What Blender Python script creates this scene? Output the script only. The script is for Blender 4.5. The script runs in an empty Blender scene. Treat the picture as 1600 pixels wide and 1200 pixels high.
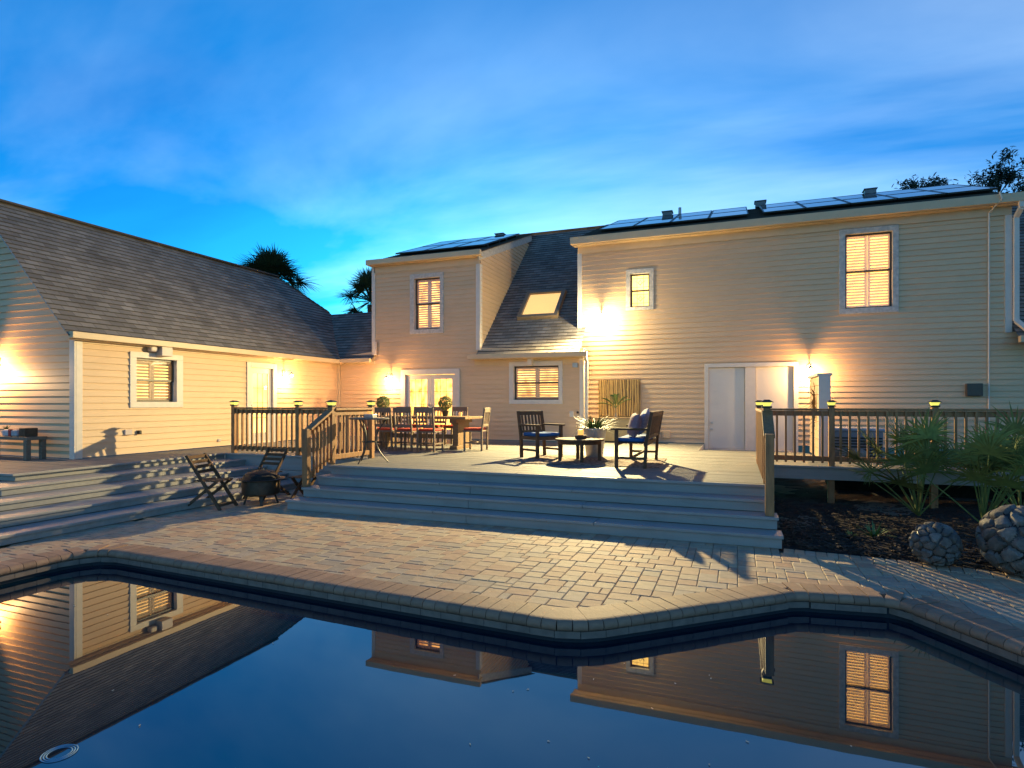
import bpy, bmesh, math, random
from mathutils import Vector, Matrix
R=math.radians; PI=math.pi
random.seed(7)
S=bpy.context.scene; COL=S.collection
# ------------------------------------------------------------ camera
cd=bpy.data.cameras.new('camera'); cam=bpy.data.objects.new('camera',cd); COL.objects.link(cam)
cam.location=(0,0,1.68); cam.rotation_euler=(R(90),0,R(20.75))
cd.sensor_width=36; cd.lens=924/1600*36; cd.shift_y=28/1600; cd.clip_end=3000; cd.clip_start=.05
S.camera=cam
# ------------------------------------------------------------ world
W=bpy.data.worlds.new('World'); S.world=W; W.use_nodes=True
def world():
    nt=W.node_tree; N=nt.nodes; L=nt.links
    bg=N['Background']
    sky=N.new('ShaderNodeTexSky'); sky.sky_type='NISHITA'; sky.sun_disc=False
    sky.sun_elevation=R(5); sky.sun_rotation=R(-25); sky.altitude=0; sky.air_density=1.0; sky.dust_density=.3; sky.ozone_density=4
    tint=N.new('ShaderNodeMixRGB'); tint.blend_type='MULTIPLY'; tint.inputs[0].default_value=1
    tint.inputs[2].default_value=(.075,.93,1.32,1)
    L.new(sky.outputs[0],tint.inputs[1])
    tc=N.new('ShaderNodeTexCoord'); sep=N.new('ShaderNodeSeparateXYZ'); L.new(tc.outputs['Generated'],sep.inputs[0])
    # flatten direction onto a cloud layer:  (x,y)/(z+.18)
    ad=N.new('ShaderNodeMath'); ad.operation='ADD'; ad.inputs[1].default_value=.16; L.new(sep.outputs[2],ad.inputs[0])
    mx=N.new('ShaderNodeMath'); mx.operation='MAXIMUM'; mx.inputs[1].default_value=.05; L.new(ad.outputs[0],mx.inputs[0])
    dv=[]
    for i in (0,1):
        d=N.new('ShaderNodeMath'); d.operation='DIVIDE'; L.new(sep.outputs[i],d.inputs[0]); L.new(mx.outputs[0],d.inputs[1]); dv.append(d)
    cb=N.new('ShaderNodeCombineXYZ'); L.new(dv[0].outputs[0],cb.inputs[0]); L.new(dv[1].outputs[0],cb.inputs[1])
    mp=N.new('ShaderNodeMapping'); mp.inputs['Rotation'].default_value=(0,0,R(35)); mp.inputs['Scale'].default_value=(.55,1.15,1); mp.inputs['Location'].default_value=(3.3,.9,0); L.new(cb.outputs[0],mp.inputs[0])
    ns=N.new('ShaderNodeTexNoise'); ns.inputs['Scale'].default_value=.8; ns.inputs['Detail'].default_value=7; ns.inputs['Roughness'].default_value=.52; ns.inputs['Distortion'].default_value=.5
    L.new(mp.outputs[0],ns.inputs['Vector'])
    cr=N.new('ShaderNodeValToRGB'); cr.color_ramp.elements[0].position=.40; cr.color_ramp.elements[0].color=(0,0,0,1); cr.color_ramp.elements[1].position=.72; cr.color_ramp.elements[1].color=(1,1,1,1)
    L.new(ns.outputs[0],cr.inputs[0])
    el=N.new('ShaderNodeMapRange'); el.inputs[1].default_value=.15; el.inputs[2].default_value=.62; el.inputs[3].default_value=1; el.inputs[4].default_value=.06; L.new(sep.outputs[2],el.inputs[0])
    cm=N.new('ShaderNodeMath'); cm.operation='MULTIPLY'; L.new(cr.outputs[0],cm.inputs[0]); L.new(el.outputs[0],cm.inputs[1])
    cl=N.new('ShaderNodeMixRGB'); cl.blend_type='MIX'; L.new(cm.outputs[0],cl.inputs[0]); L.new(tint.outputs[0],cl.inputs[1])
    cc=N.new('ShaderNodeMixRGB'); cc.blend_type='ADD'; cc.inputs[0].default_value=1; cc.inputs[2].default_value=(2.9,3.0,2.5,1)
    sc=N.new('ShaderNodeMixRGB'); sc.blend_type='MULTIPLY'; sc.inputs[0].default_value=1; sc.inputs[2].default_value=(1.15,1.05,.95,1); L.new(tint.outputs[0],sc.inputs[1])
    L.new(sc.outputs[0],cc.inputs[1]); L.new(cc.outputs[0],cl.inputs[2])
    # second layer: darker grey-blue streaks
    n2=N.new('ShaderNodeTexNoise'); n2.inputs['Scale'].default_value=1.0; n2.inputs['Detail'].default_value=6; n2.inputs['Roughness'].default_value=.5
    m2=N.new('ShaderNodeMapping'); m2.inputs['Location'].default_value=(7.7,4.1,2); m2.inputs['Rotation'].default_value=(0,0,R(20)); m2.inputs['Scale'].default_value=(.5,1.1,1); L.new(cb.outputs[0],m2.inputs[0]); L.new(m2.outputs[0],n2.inputs['Vector'])
    c2=N.new('ShaderNodeValToRGB'); c2.color_ramp.elements[0].position=.48; c2.color_ramp.elements[0].color=(1,1,1,1); c2.color_ramp.elements[1].position=.72; c2.color_ramp.elements[1].color=(.62,.72,.84,1)
    L.new(n2.outputs[0],c2.inputs[0])
    fin=N.new('ShaderNodeMixRGB'); fin.blend_type='MULTIPLY'; fin.inputs[0].default_value=1; L.new(cl.outputs[0],fin.inputs[1]); L.new(c2.outputs[0],fin.inputs[2])
    L.new(fin.outputs[0],bg.inputs[0]); bg.inputs[1].default_value=.122
world()
vs=S.view_settings; vs.view_transform='Standard'; vs.look='None'; vs.gamma=1; vs.exposure=1.2; vs.use_curve_mapping=False
S.render.engine='CYCLES'
# ------------------------------------------------------------ lamps (all are lit fixtures in the photograph)
def spot(loc,aim,power,col,size,blend,rad):
    l=bpy.data.lights.new('flood_beam','SPOT'); l.energy=power; l.color=col; l.spot_size=R(size); l.spot_blend=blend; l.shadow_soft_size=rad
    o=bpy.data.objects.new('flood_beam',l); COL.objects.link(o); o.location=loc
    o.rotation_euler=Vector(aim).to_track_quat('-Z','Y').to_euler(); return o
def point(name,loc,power,col,rad):
    l=bpy.data.lights.new(name,'POINT'); l.energy=power; l.color=col; l.shadow_soft_size=rad
    o=bpy.data.objects.new(name,l); COL.objects.link(o); o.location=loc; return o
FLOOD=(-3.44,15.50,3.90)
spot(FLOOD,(-.12,-1,-.40),3500,(1,.78,.36),173,1,.05)
point('flood_glow',(-3.44,15.50,3.88),75,(1,.82,.42),.04)
WARM=(1,.58,.24)
# ------------------------------------------------------------ materials
MATS={}
def nodes(name):
    m=bpy.data.materials.new(name); m.use_nodes=True; return m,m.node_tree.nodes,m.node_tree.links,m.node_tree.nodes['Principled BSDF']
def mat(name,col,rough=.6,var=.12,scale=6,bump=0,bscale=40,metal=0,stretch=(1,1,1),spec=.5,rnd=0,coords='Object',dirt=0):
    if name in MATS: return MATS[name]
    m,N,L,b=nodes(name)
    b.inputs['Roughness'].default_value=rough; b.inputs['Metallic'].default_value=metal; b.inputs['Specular IOR Level'].default_value=spec
    tc=N.new('ShaderNodeTexCoord'); mp=N.new('ShaderNodeMapping'); mp.inputs['Scale'].default_value=stretch
    L.new(tc.outputs[coords],mp.inputs[0])
    ns=N.new('ShaderNodeTexNoise'); ns.inputs['Scale'].default_value=scale; ns.inputs['Detail'].default_value=5; L.new(mp.outputs[0],ns.inputs['Vector'])
    mr=N.new('ShaderNodeMapRange'); mr.inputs[1].default_value=.25; mr.inputs[2].default_value=.75; mr.inputs[3].default_value=1-var; mr.inputs[4].default_value=1+var; L.new(ns.outputs[0],mr.inputs[0])
    val=mr.outputs[0]
    if rnd:
        oi=N.new('ShaderNodeObjectInfo'); r2=N.new('ShaderNodeMapRange'); r2.inputs[3].default_value=1-rnd; r2.inputs[4].default_value=1+rnd; L.new(oi.outputs['Random'],r2.inputs[0])
        mu=N.new('ShaderNodeMath'); mu.operation='MULTIPLY'; L.new(val,mu.inputs[0]); L.new(r2.outputs[0],mu.inputs[1]); val=mu.outputs[0]
    mixn=N.new('ShaderNodeMixRGB'); mixn.blend_type='MULTIPLY'; mixn.inputs[0].default_value=1; mixn.inputs[1].default_value=(*col,1)
    L.new(val,mixn.inputs[2]); out=mixn.outputs[0]
    if dirt:
        dn=N.new('ShaderNodeTexNoise'); dn.inputs['Scale'].default_value=1.7; dn.inputs['Detail'].default_value=8; dn.inputs['Roughness'].default_value=.7; L.new(tc.outputs['Object'],dn.inputs['Vector'])
        dr=N.new('ShaderNodeMapRange'); dr.inputs[1].default_value=.52; dr.inputs[2].default_value=.75; dr.inputs[4].default_value=dirt; L.new(dn.outputs[0],dr.inputs[0])
        dm=N.new('ShaderNodeMixRGB'); dm.inputs[2].default_value=(col[0]*.45,col[1]*.43,col[2]*.38,1); L.new(dr.outputs[0],dm.inputs[0]); L.new(out,dm.inputs[1]); out=dm.outputs[0]
    L.new(out,b.inputs['Base Color'])
    if bump:
        n2=N.new('ShaderNodeTexNoise'); n2.inputs['Scale'].default_value=bscale; n2.inputs['Detail'].default_value=4; L.new(mp.outputs[0],n2.inputs['Vector'])
        bp=N.new('ShaderNodeBump'); bp.inputs['Strength'].default_value=bump; bp.inputs['Distance'].default_value=.02; L.new(n2.outputs[0],bp.inputs['Height']); L.new(bp.outputs[0],b.inputs['Normal'])
    MATS[name]=m; return m
def emit(name,col,strength):
    if name in MATS: return MATS[name]
    m,N,L,b=nodes(name); b.inputs['Base Color'].default_value=(*col,1); b.inputs['Emission Color'].default_value=(*col,1); b.inputs['Emission Strength'].default_value=strength
    MATS[name]=m; return m
SIDING=mat('vinyl_siding',(.66,.45,.255),.55,.05,3,.05,60,stretch=(1,1,8),rnd=.025,dirt=.12)
TRIM=mat('painted_trim',(.64,.57,.48),.5,.06,8,.04,50)
WORN=mat('weathered_trim',(.50,.45,.39),.65,.25,14,.1,60)
FASCIA=mat('fascia_paint',(.60,.44,.26),.5,.05,4)
DECK=mat('grey_deck_paint',(.17,.163,.148),.7,.16,5,.15,50,stretch=(.35,6,6),dirt=.45)
DECKF=mat('grey_riser_paint',(.30,.285,.26),.5,.10,4,.08,50,stretch=(.4,4,4),dirt=.35)
RAIL=mat('stained_rail_wood',(.31,.15,.055),.6,.3,7,.15,60,stretch=(3,3,.6),rnd=.12)
TEAK=mat('weathered_teak',(.11,.062,.035),.75,.3,9,.12,70,rnd=.12,spec=.2)
CHAIRW=mat('greyed_chair_wood',(.17,.12,.08),.6,.22,9,.1,70,rnd=.1)
PINE=mat('table_pine',(.19,.115,.055),.6,.25,5,.12,50,stretch=(1,6,6))
BLUE=mat('blue_cushion',(.012,.10,.30),.85,.15,30,.2,200)
RED=mat('rust_cushion',(.42,.045,.018),.85,.15,30,.2,200)
IRON=mat('black_iron',(.02,.018,.016),.45,.2,20)
FIRE=mat('rusty_fire_bowl',(.055,.035,.02),.5,.5,8,.2,40,metal=.5)
BROWNF=mat('bronze_sash',(.055,.042,.03),.4,.1,10)
DOORW=mat('white_door_paint',(.62,.575,.50),.4,.03,3)
STEEL=mat('galvanised_metal',(.42,.42,.41),.42,.15,12,.05,30,metal=.6)
GREEN=mat('plant_green',(.15,.18,.04),.75,.35,12,rnd=.2)
PALE=mat('variegated_green',(.045,.09,.012),.5,.35,16)
DARKG=mat('palm_green',(.022,.045,.018),.6,.35,9)
OAKG=mat('oak_leaf',(.018,.032,.014),.7,.3,8)
BARK=mat('bark',(.09,.07,.05),.85,.3,12,.4,30)
MULCH=mat('mulch',(.02,.012,.008),.95,.5,18,.8,60)
CHIP=mat('mulch_chips',(.045,.025,.014),.9,.5,30)
COPE=mat('coping_brick',(.28,.165,.10),.7,.18,14,.15,60,rnd=.16)
BANDM=mat('waterline_brick',(.20,.15,.115),.6,.25,12,.1,50)
SAND=mat('joint_sand',(.17,.14,.10),.95,.3,30,.3,120)
GROUNDM=mat('lawn_ground',(.05,.07,.03),.95,.4,4,.5,30)
SHELL=mat('dark_plaster',(.012,.02,.026),.7,.2,6)
CREAMP=mat('cream_plastic',(.55,.46,.40),.5,.06,10)
ROCK=mat('bed_rock',(.32,.27,.21),.85,.3,6,.4,20,rnd=.2)
def paver_mat():
    m,N,L,b=nodes('tumbled_paver'); b.inputs['Roughness'].default_value=.75
    oi=N.new('ShaderNodeObjectInfo'); ge=N.new('ShaderNodeNewGeometry'); ad=N.new('ShaderNodeMath'); ad.operation='ADD'
    L.new(oi.outputs['Random'],ad.inputs[0]); L.new(ge.outputs['Random Per Island'],ad.inputs[1])
    fr=N.new('ShaderNodeMath'); fr.operation='FRACT'; L.new(ad.outputs[0],fr.inputs[0])
    cr=N.new('ShaderNodeValToRGB'); cr.color_ramp.interpolation='CONSTANT'; e=cr.color_ramp.elements; e[0].position=0; e[0].color=(.45,.30,.18,1); e[1].position=.88; e[1].color=(.34,.265,.185,1)
    for p,c in ((.18,(.45,.34,.21,1)),(.36,(.41,.265,.16,1)),(.50,(.44,.32,.20,1)),(.64,(.39,.24,.15,1)),(.75,(.40,.31,.215,1))):
        q=e.new(p); q.color=c
    L.new(fr.outputs[0],cr.inputs[0])
    tc=N.new('ShaderNodeTexCoord'); ns=N.new('ShaderNodeTexNoise'); ns.inputs['Scale'].default_value=9; ns.inputs['Detail'].default_value=8; ns.inputs['Roughness'].default_value=.65; L.new(tc.outputs['Object'],ns.inputs['Vector'])
    mr=N.new('ShaderNodeMapRange'); mr.inputs[1].default_value=.3; mr.inputs[2].default_value=.7; mr.inputs[3].default_value=.78; mr.inputs[4].default_value=1.15; L.new(ns.outputs[0],mr.inputs[0])
    mu=N.new('ShaderNodeMixRGB'); mu.blend_type='MULTIPLY'; mu.inputs[0].default_value=1; L.new(cr.outputs[0],mu.inputs[1]); L.new(mr.outputs[0],mu.inputs[2]); L.new(mu.outputs[0],b.inputs['Base Color'])
    n2=N.new('ShaderNodeTexNoise'); n2.inputs['Scale'].default_value=70; n2.inputs['Detail'].default_value=4; L.new(tc.outputs['Object'],n2.inputs['Vector'])
    bp=N.new('ShaderNodeBump'); bp.inputs['Strength'].default_value=.25; bp.inputs['Distance'].default_value=.01; L.new(n2.outputs[0],bp.inputs['Height']); L.new(bp.outputs[0],b.inputs['Normal'])
    return m
PAVER=paver_mat()
def shingle_mat():
    m,N,L,b=nodes('asphalt_shingle'); b.inputs['Roughness'].default_value=.9
    uv=N.new('ShaderNodeUVMap'); br=N.new('ShaderNodeTexBrick'); L.new(uv.outputs[0],br.inputs['Vector'])
    br.inputs['Scale'].default_value=1; br.inputs['Brick Width'].default_value=.26; br.inputs['Row Height'].default_value=.145; br.inputs['Mortar Size'].default_value=.004; br.inputs['Bias'].default_value=0
    br.inputs['Color1'].default_value=(.16,.138,.118,1); br.inputs['Color2'].default_value=(.27,.235,.20,1); br.inputs['Mortar'].default_value=(.07,.062,.055,1)
    ns=N.new('ShaderNodeTexNoise'); ns.inputs['Scale'].default_value=1.3; ns.inputs['Detail'].default_value=8; L.new(uv.outputs[0],ns.inputs['Vector'])
    mr=N.new('ShaderNodeMapRange'); mr.inputs[1].default_value=.3; mr.inputs[2].default_value=.7; mr.inputs[3].default_value=.75; mr.inputs[4].default_value=1.2; L.new(ns.outputs[0],mr.inputs[0])
    mu=N.new('ShaderNodeMixRGB'); mu.blend_type='MULTIPLY'; mu.inputs[0].default_value=1; L.new(br.outputs[0],mu.inputs[1]); L.new(mr.outputs[0],mu.inputs[2]); L.new(mu.outputs[0],b.inputs['Base Color'])
    n2=N.new('ShaderNodeTexNoise'); n2.inputs['Scale'].default_value=60; L.new(uv.outputs[0],n2.inputs['Vector'])
    bp=N.new('ShaderNodeBump'); bp.inputs['Strength'].default_value=.4; bp.inputs['Distance'].default_value=.01; L.new(n2.outputs[0],bp.inputs['Height']); L.new(bp.outputs[0],b.inputs['Normal'])
    return m
SHINGLE=shingle_mat()
def glass_mat():
    m,N,L,b=nodes('window_glass'); N.remove(b); o=N['Material Output']
    t=N.new('ShaderNodeBsdfTransparent'); g=N.new('ShaderNodeBsdfGlossy'); g.inputs['Roughness'].default_value=.02
    lw=N.new('ShaderNodeLayerWeight'); lw.inputs[0].default_value=.5; pw_=N.new('ShaderNodeMath'); pw_.operation='POWER'; pw_.inputs[1].default_value=4; L.new(lw.outputs['Facing'],pw_.inputs[0]); f=N.new('ShaderNodeMapRange'); f.inputs[3].default_value=.05; f.inputs[4].default_value=1; L.new(pw_.outputs[0],f.inputs[0]); mx=N.new('ShaderNodeMixShader'); L.new(f.outputs[0],mx.inputs[0]); L.new(t.outputs[0],mx.inputs[1]); L.new(g.outputs[0],mx.inputs[2]); L.new(mx.outputs[0],o.inputs[0]); return m
GLASS=glass_mat()
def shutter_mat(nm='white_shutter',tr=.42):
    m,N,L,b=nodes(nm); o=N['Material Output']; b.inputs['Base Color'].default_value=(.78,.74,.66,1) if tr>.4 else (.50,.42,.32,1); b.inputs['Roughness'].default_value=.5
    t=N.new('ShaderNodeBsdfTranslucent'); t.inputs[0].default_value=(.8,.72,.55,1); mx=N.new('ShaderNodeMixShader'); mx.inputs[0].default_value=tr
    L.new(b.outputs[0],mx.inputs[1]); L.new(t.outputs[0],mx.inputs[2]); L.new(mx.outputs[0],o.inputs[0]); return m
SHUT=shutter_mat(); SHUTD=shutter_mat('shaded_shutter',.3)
def water_mat():
    m,N,L,b=nodes('pool_water'); b.inputs['Base Color'].default_value=(.0004,.014,.03,1); b.inputs['Roughness'].default_value=.012; b.inputs['IOR'].default_value=2.1
    tc=N.new('ShaderNodeTexCoord'); mp=N.new('ShaderNodeMapping'); mp.inputs['Scale'].default_value=(1.0,1.0,1); L.new(tc.outputs['Object'],mp.inputs[0])
    ns=N.new('ShaderNodeTexNoise'); ns.inputs['Scale'].default_value=1.6; ns.inputs['Detail'].default_value=3; L.new(mp.outputs[0],ns.inputs['Vector'])
    bp=N.new('ShaderNodeBump'); bp.inputs['Strength'].default_value=.012; bp.inputs['Distance'].default_value=.02; L.new(ns.outputs[0],bp.inputs['Height']); L.new(bp.outputs[0],b.inputs['Normal']); return m
WATER=water_mat()
def solar_mat():
    m,N,L,b=nodes('solar_glass'); b.inputs['Base Color'].default_value=(.01,.015,.03,1); b.inputs['Roughness'].default_value=.04; b.inputs['IOR'].default_value=3.0; return m
SOLAR=solar_mat()
def spalt_mat():
    m,N,L,b=nodes('spalted_wood'); b.inputs['Roughness'].default_value=.55
    tc=N.new('ShaderNodeTexCoord'); mp=N.new('ShaderNodeMapping'); mp.inputs['Scale'].default_value=(9,9,.9); L.new(tc.outputs['Object'],mp.inputs[0])
    wv=N.new('ShaderNodeTexWave'); wv.inputs['Scale'].default_value=.6; wv.inputs['Distortion'].default_value=9; wv.inputs['Detail'].default_value=4; wv.inputs['Detail Scale'].default_value=1.2; L.new(mp.outputs[0],wv.inputs[0])
    cr=N.new('ShaderNodeValToRGB'); e=cr.color_ramp.elements; e[0].position=.0; e[0].color=(.05,.025,.008,1); e[1].position=1; e[1].color=(.46,.30,.10,1); q=e.new(.25); q.color=(.36,.22,.07,1); q=e.new(.12); q.color=(.10,.05,.015,1)
    L.new(wv.outputs[0],cr.inputs[0]); L.new(cr.outputs[0],b.inputs['Base Color']); return m
SPALT=spalt_mat()
def stone_mat():
    m,N,L,b=nodes('mosaic_stone'); b.inputs['Roughness'].default_value=.7
    oi=N.new('ShaderNodeObjectInfo'); cr=N.new('ShaderNodeValToRGB'); e=cr.color_ramp.elements; e[0].color=(0.096, 0.082, 0.067, 1); e[1].color=(0.208, 0.176, 0.147, 1); q=e.new(.35); q.color=(0.144, 0.11, 0.086, 1); q=e.new(.7); q.color=(0.125, 0.12, 0.115, 1)
    L.new(oi.outputs['Random'],cr.inputs[0]); tc=N.new('ShaderNodeTexCoord'); ns=N.new('ShaderNodeTexNoise'); ns.inputs['Scale'].default_value=14; ns.inputs['Detail'].default_value=8; ns.inputs['Roughness'].default_value=.7; L.new(tc.outputs['Object'],ns.inputs['Vector'])
    mr=N.new('ShaderNodeMapRange'); mr.inputs[1].default_value=.3; mr.inputs[2].default_value=.7; mr.inputs[3].default_value=.45; mr.inputs[4].default_value=1.35; L.new(ns.outputs[0],mr.inputs[0])
    mu=N.new('ShaderNodeMixRGB'); mu.blend_type='MULTIPLY'; mu.inputs[0].default_value=1; L.new(cr.outputs[0],mu.inputs[1]); L.new(mr.outputs[0],mu.inputs[2]); L.new(mu.outputs[0],b.inputs['Base Color'])
    bp=N.new('ShaderNodeBump'); bp.inputs['Strength'].default_value=.5; bp.inputs['Distance'].default_value=.02; L.new(ns.outputs[0],bp.inputs['Height']); L.new(bp.outputs[0],b.inputs['Normal']); return m
STONE=stone_mat()
def room_mat(name,col,st,kind='plain'):
    m,N,L,b=nodes(name); tc=N.new('ShaderNodeTexCoord'); ns=N.new('ShaderNodeTexNoise'); ns.inputs['Scale'].default_value=2.2 if kind=='plain' else 3.5; L.new(tc.outputs['Object'],ns.inputs['Vector'])
    mr=N.new('ShaderNodeMapRange'); mr.inputs[1].default_value=.3; mr.inputs[2].default_value=.7; mr.inputs[3].default_value=(.65 if kind=='plain' else .08)*st; mr.inputs[4].default_value=(1.25 if kind=='plain' else 1.7)*st; L.new(ns.outputs[0],mr.inputs[0])
    b.inputs['Base Color'].default_value=(*[c*.6 for c in col],1); b.inputs['Emission Color'].default_value=(*col,1); L.new(mr.outputs[0],b.inputs['Emission Strength']); return m
ROOM=room_mat('lit_room',(1,.66,.22),1.0)
ROOMB=room_mat('bright_lit_room',(1,.62,.13),1.8)
ROOMC=room_mat('amber_lit_room',(1,.56,.15),1.15,'busy')
BULB=emit('lamp_bulb',(1,.78,.45),40)
FBULB=emit('flood_bulb',(1,.95,.75),150)
CAPL=emit('solar_lens',(.90,.82,.14),.45)
# ------------------------------------------------------------ mesh builder
class MB:
    def __init__(s,M=None): s.v=[]; s.f=[]; s.M=M; s.sm=False
    def add(s,vs,fs):
        k=len(s.v)
        for p in vs:
            p=Vector(p); s.v.append(s.M@p if s.M else p)
        s.f+= [tuple(i+k for i in f) for f in fs]; return s
    def box(s,a,b,T=None):
        x0,y0,z0=a; x1,y1,z1=b
        vs=[Vector(p) for p in ((x0,y0,z0),(x1,y0,z0),(x1,y1,z0),(x0,y1,z0),(x0,y0,z1),(x1,y0,z1),(x1,y1,z1),(x0,y1,z1))]
        if T: vs=[T@p for p in vs]
        return s.add(vs,[(0,3,2,1),(4,5,6,7),(0,1,5,4),(1,2,6,5),(2,3,7,6),(3,0,4,7)])
    def bar(s,p,q,w,h,up=(0,0,1)):      # rectangular bar from p to q
        p=Vector(p); q=Vector(q); d=(q-p); l=d.length; d.normalize(); u=Vector(up); sd=d.cross(u)
        if sd.length<1e-4: sd=d.cross(Vector((1,0,0)))
        sd.normalize(); u=sd.cross(d); T=Matrix((( d.x,sd.x,u.x,p.x),(d.y,sd.y,u.y,p.y),(d.z,sd.z,u.z,p.z),(0,0,0,1)))
        return s.box((0,-w/2,-h/2),(l,w/2,h/2),T)
    def tube(s,pts,r,n=8,cap=True):
        pts=[Vector(p) for p in pts]; rr=r if isinstance(r,(list,tuple)) else [r]*len(pts); vs=[]; fs=[]; prev=None
        for i,p in enumerate(pts):
            d=(pts[min(i+1,len(pts)-1)]-pts[max(i-1,0)]).normalized()
            if prev is None: a=d.cross(Vector((0,0,1))); a=a if a.length>1e-3 else d.cross(Vector((1,0,0)))
            else: a=prev-d*prev.dot(d)
            a.normalize(); prev=a; b=d.cross(a)
            for j in range(n): t=2*PI*j/n; vs.append(p+(a*math.cos(t)+b*math.sin(t))*rr[i])
        for i in range(len(pts)-1):
            for j in range(n): fs.append((i*n+j,i*n+(j+1)%n,(i+1)*n+(j+1)%n,(i+1)*n+j))
        if cap: fs+= [tuple(range(n))[::-1],tuple(range((len(pts)-1)*n,len(pts)*n))]
        s.sm=True; return s.add(vs,fs)
    def lathe(s,prof,n=20,c=(0,0,0),smooth=True):
        vs=[];fs=[]; c=Vector(c)
        for r,z in prof:
            for j in range(n): t=2*PI*j/n; vs.append(c+Vector((r*math.cos(t),r*math.sin(t),z)))
        for i in range(len(prof)-1):
            for j in range(n): fs.append((i*n+j,i*n+(j+1)%n,(i+1)*n+(j+1)%n,(i+1)*n+j))
        s.sm=s.sm or smooth; return s.add(vs,fs)
    def blade(s,p,d,side,l,w,droop=0,seg=3):   # tapered, folded leaf blade
        p=Vector(p); d=Vector(d).normalized(); side=Vector(side).normalized(); vs=[];fs=[]
        for i in range(seg+1):
            t=i/seg; c=p+d*l*t+Vector((0,0,-droop*l*t*t)); ww=w*(1-t)**.7*(.55+.9*min(t*3,1)*.5) if i<seg else .0005
            vs+= [c-side*ww/2,c+side*ww/2]
        for i in range(seg): fs.append((2*i,2*i+1,2*i+3,2*i+2))
        return s.add(vs,fs)
def obj(name,mb,m,parent=None,smooth=None,bevel=0,local=False):
    me=bpy.data.meshes.new(name); me.from_pydata([tuple(v) for v in mb.v],[],mb.f); me.materials.append(m)
    if (mb.sm if smooth is None else smooth):
        for p in me.polygons: p.use_smooth=True
        try: me.set_sharp_from_angle(angle=R(40))
        except Exception: pass
    me.update(); o=bpy.data.objects.new(name,me); COL.objects.link(o)
    if parent:
        o.parent=parent
        if not local: o.matrix_parent_inverse=(Matrix.LocRotScale(parent.location,parent.rotation_euler,None)).inverted() if parent.parent is None else Matrix.Identity(4)
    if bevel:
        b=o.modifiers.new('bevel','BEVEL'); b.width=bevel; b.segments=2; b.limit_method='ANGLE'
    return o
def tag(o,label=None,cat=None,group=None,kind=None):
    if label: o['label']=label
    if cat: o['category']=cat
    if group: o['group']=group
    if kind: o['kind']=kind
    return o
def thing(name,label,cat,loc=(0,0,0),rz=0,group=None):
    o=bpy.data.objects.new(name,None); COL.objects.link(o); o.location=loc; o.rotation_euler=(0,0,rz); o.empty_display_size=.2
    return tag(o,label,cat,group)
def clone(o,loc=None,rz=None,label=None,parent=None):
    c=o.copy(); COL.objects.link(c)
    if parent: c.parent=parent
    if loc is not None: c.location=loc
    if rz is not None: c.rotation_euler=(0,0,rz)
    if label: c['label']=label
    for ch in [x for x in bpy.data.objects if x.parent==o]: clone(ch,parent=c)
    return c
def B(name,boxes,m,parent,bevel=0,M=None,local=False):
    mb=MB(M)
    for a,b in boxes: mb.box(a,b)
    return obj(name,mb,m,parent,bevel=bevel,local=local)
# wall frames: (u,v,n) -> world.  u to the viewer's right, v up, n outward
def frameY(Y): return Matrix(((1,0,0,0),(0,0,-1,Y),(0,1,0,0),(0,0,0,1)))       # wall facing -Y, u=X
def frameX(X): return Matrix(((0,0,1,X),(1,0,0,0),(0,1,0,0),(0,0,0,1)))        # wall facing +X, u=Y
H=.60   # deck level
YA,YB,XW,YG=15.4,16.0,-11.65,7.5
# ============================================================ SETTING: ground, patio, pool
g=MB(); g.add([(-400,-200,-.9),(400,-200,-.9),(400,900,-.9),(-400,900,-.9)],[(0,1,2,3)]); tag(obj('ground',g,GROUNDM),kind='structure')
def rounded(poly,rad):
    out=[]; n=len(poly)
    for i,(p,r) in enumerate(zip(poly,rad)):
        p=Vector(p); a=(Vector(poly[i-1])-p); b=(Vector(poly[(i+1)%n])-p); al=a.normalized(); bl=b.normalized()
        ang=al.angle(bl); t=r/math.tan(ang/2)
        s0=p+al*t; s1=p+bl*t
        k=6 if r>.15 else 3
        for j in range(k+1):
            u=j/k; out.append((s0*(1-u)**2+p*2*u*(1-u)+s1*u*u))
    return out
POOL=rounded([(-6.98,.5),(-6.88,4.66),(-1.12,4.33),(.50,5.74),(1.27,5.85),(2.75,3.75),(2.75,.5)],[.4,.45,.75,.22,.22,.3,.4])
def resample(poly,step):
    pts=[];n=len(poly); acc=0; tot=sum((poly[(i+1)%n]-poly[i]).length for i in range(n)); cnt=int(tot/step); st=tot/cnt; nxt=st/2; s=0
    for i in range(n):
        a=poly[i]; b=poly[(i+1)%n]; l=(b-a).length
        while nxt<=s+l+1e-9 and len(pts)<cnt:
            t=(nxt-s)/l; pts.append((a.lerp(b,t),(b-a).normalized())); nxt+=st
        s+=l
    return pts,st
cps,cst=resample(POOL,.118)
def offset(poly,d):
    out=[];n=len(poly)
    for i in range(n):
        t=(poly[(i+1)%n]-poly[i-1]).normalized(); out.append(poly[i]+Vector((-t.y,t.x))*d)   # path runs clockwise: left is outside
    return out
pw=[tuple(p) for p in POOL]
def inside(x,y,poly):
    c=False;n=len(poly)
    for i in range(n):
        x0,y0=poly[i];x1,y1=poly[i-1]
        if (y0>y)!=(y1>y) and x<(x1-x0)*(y-y0)/(y1-y0)+x0: c=not c
    return c
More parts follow.
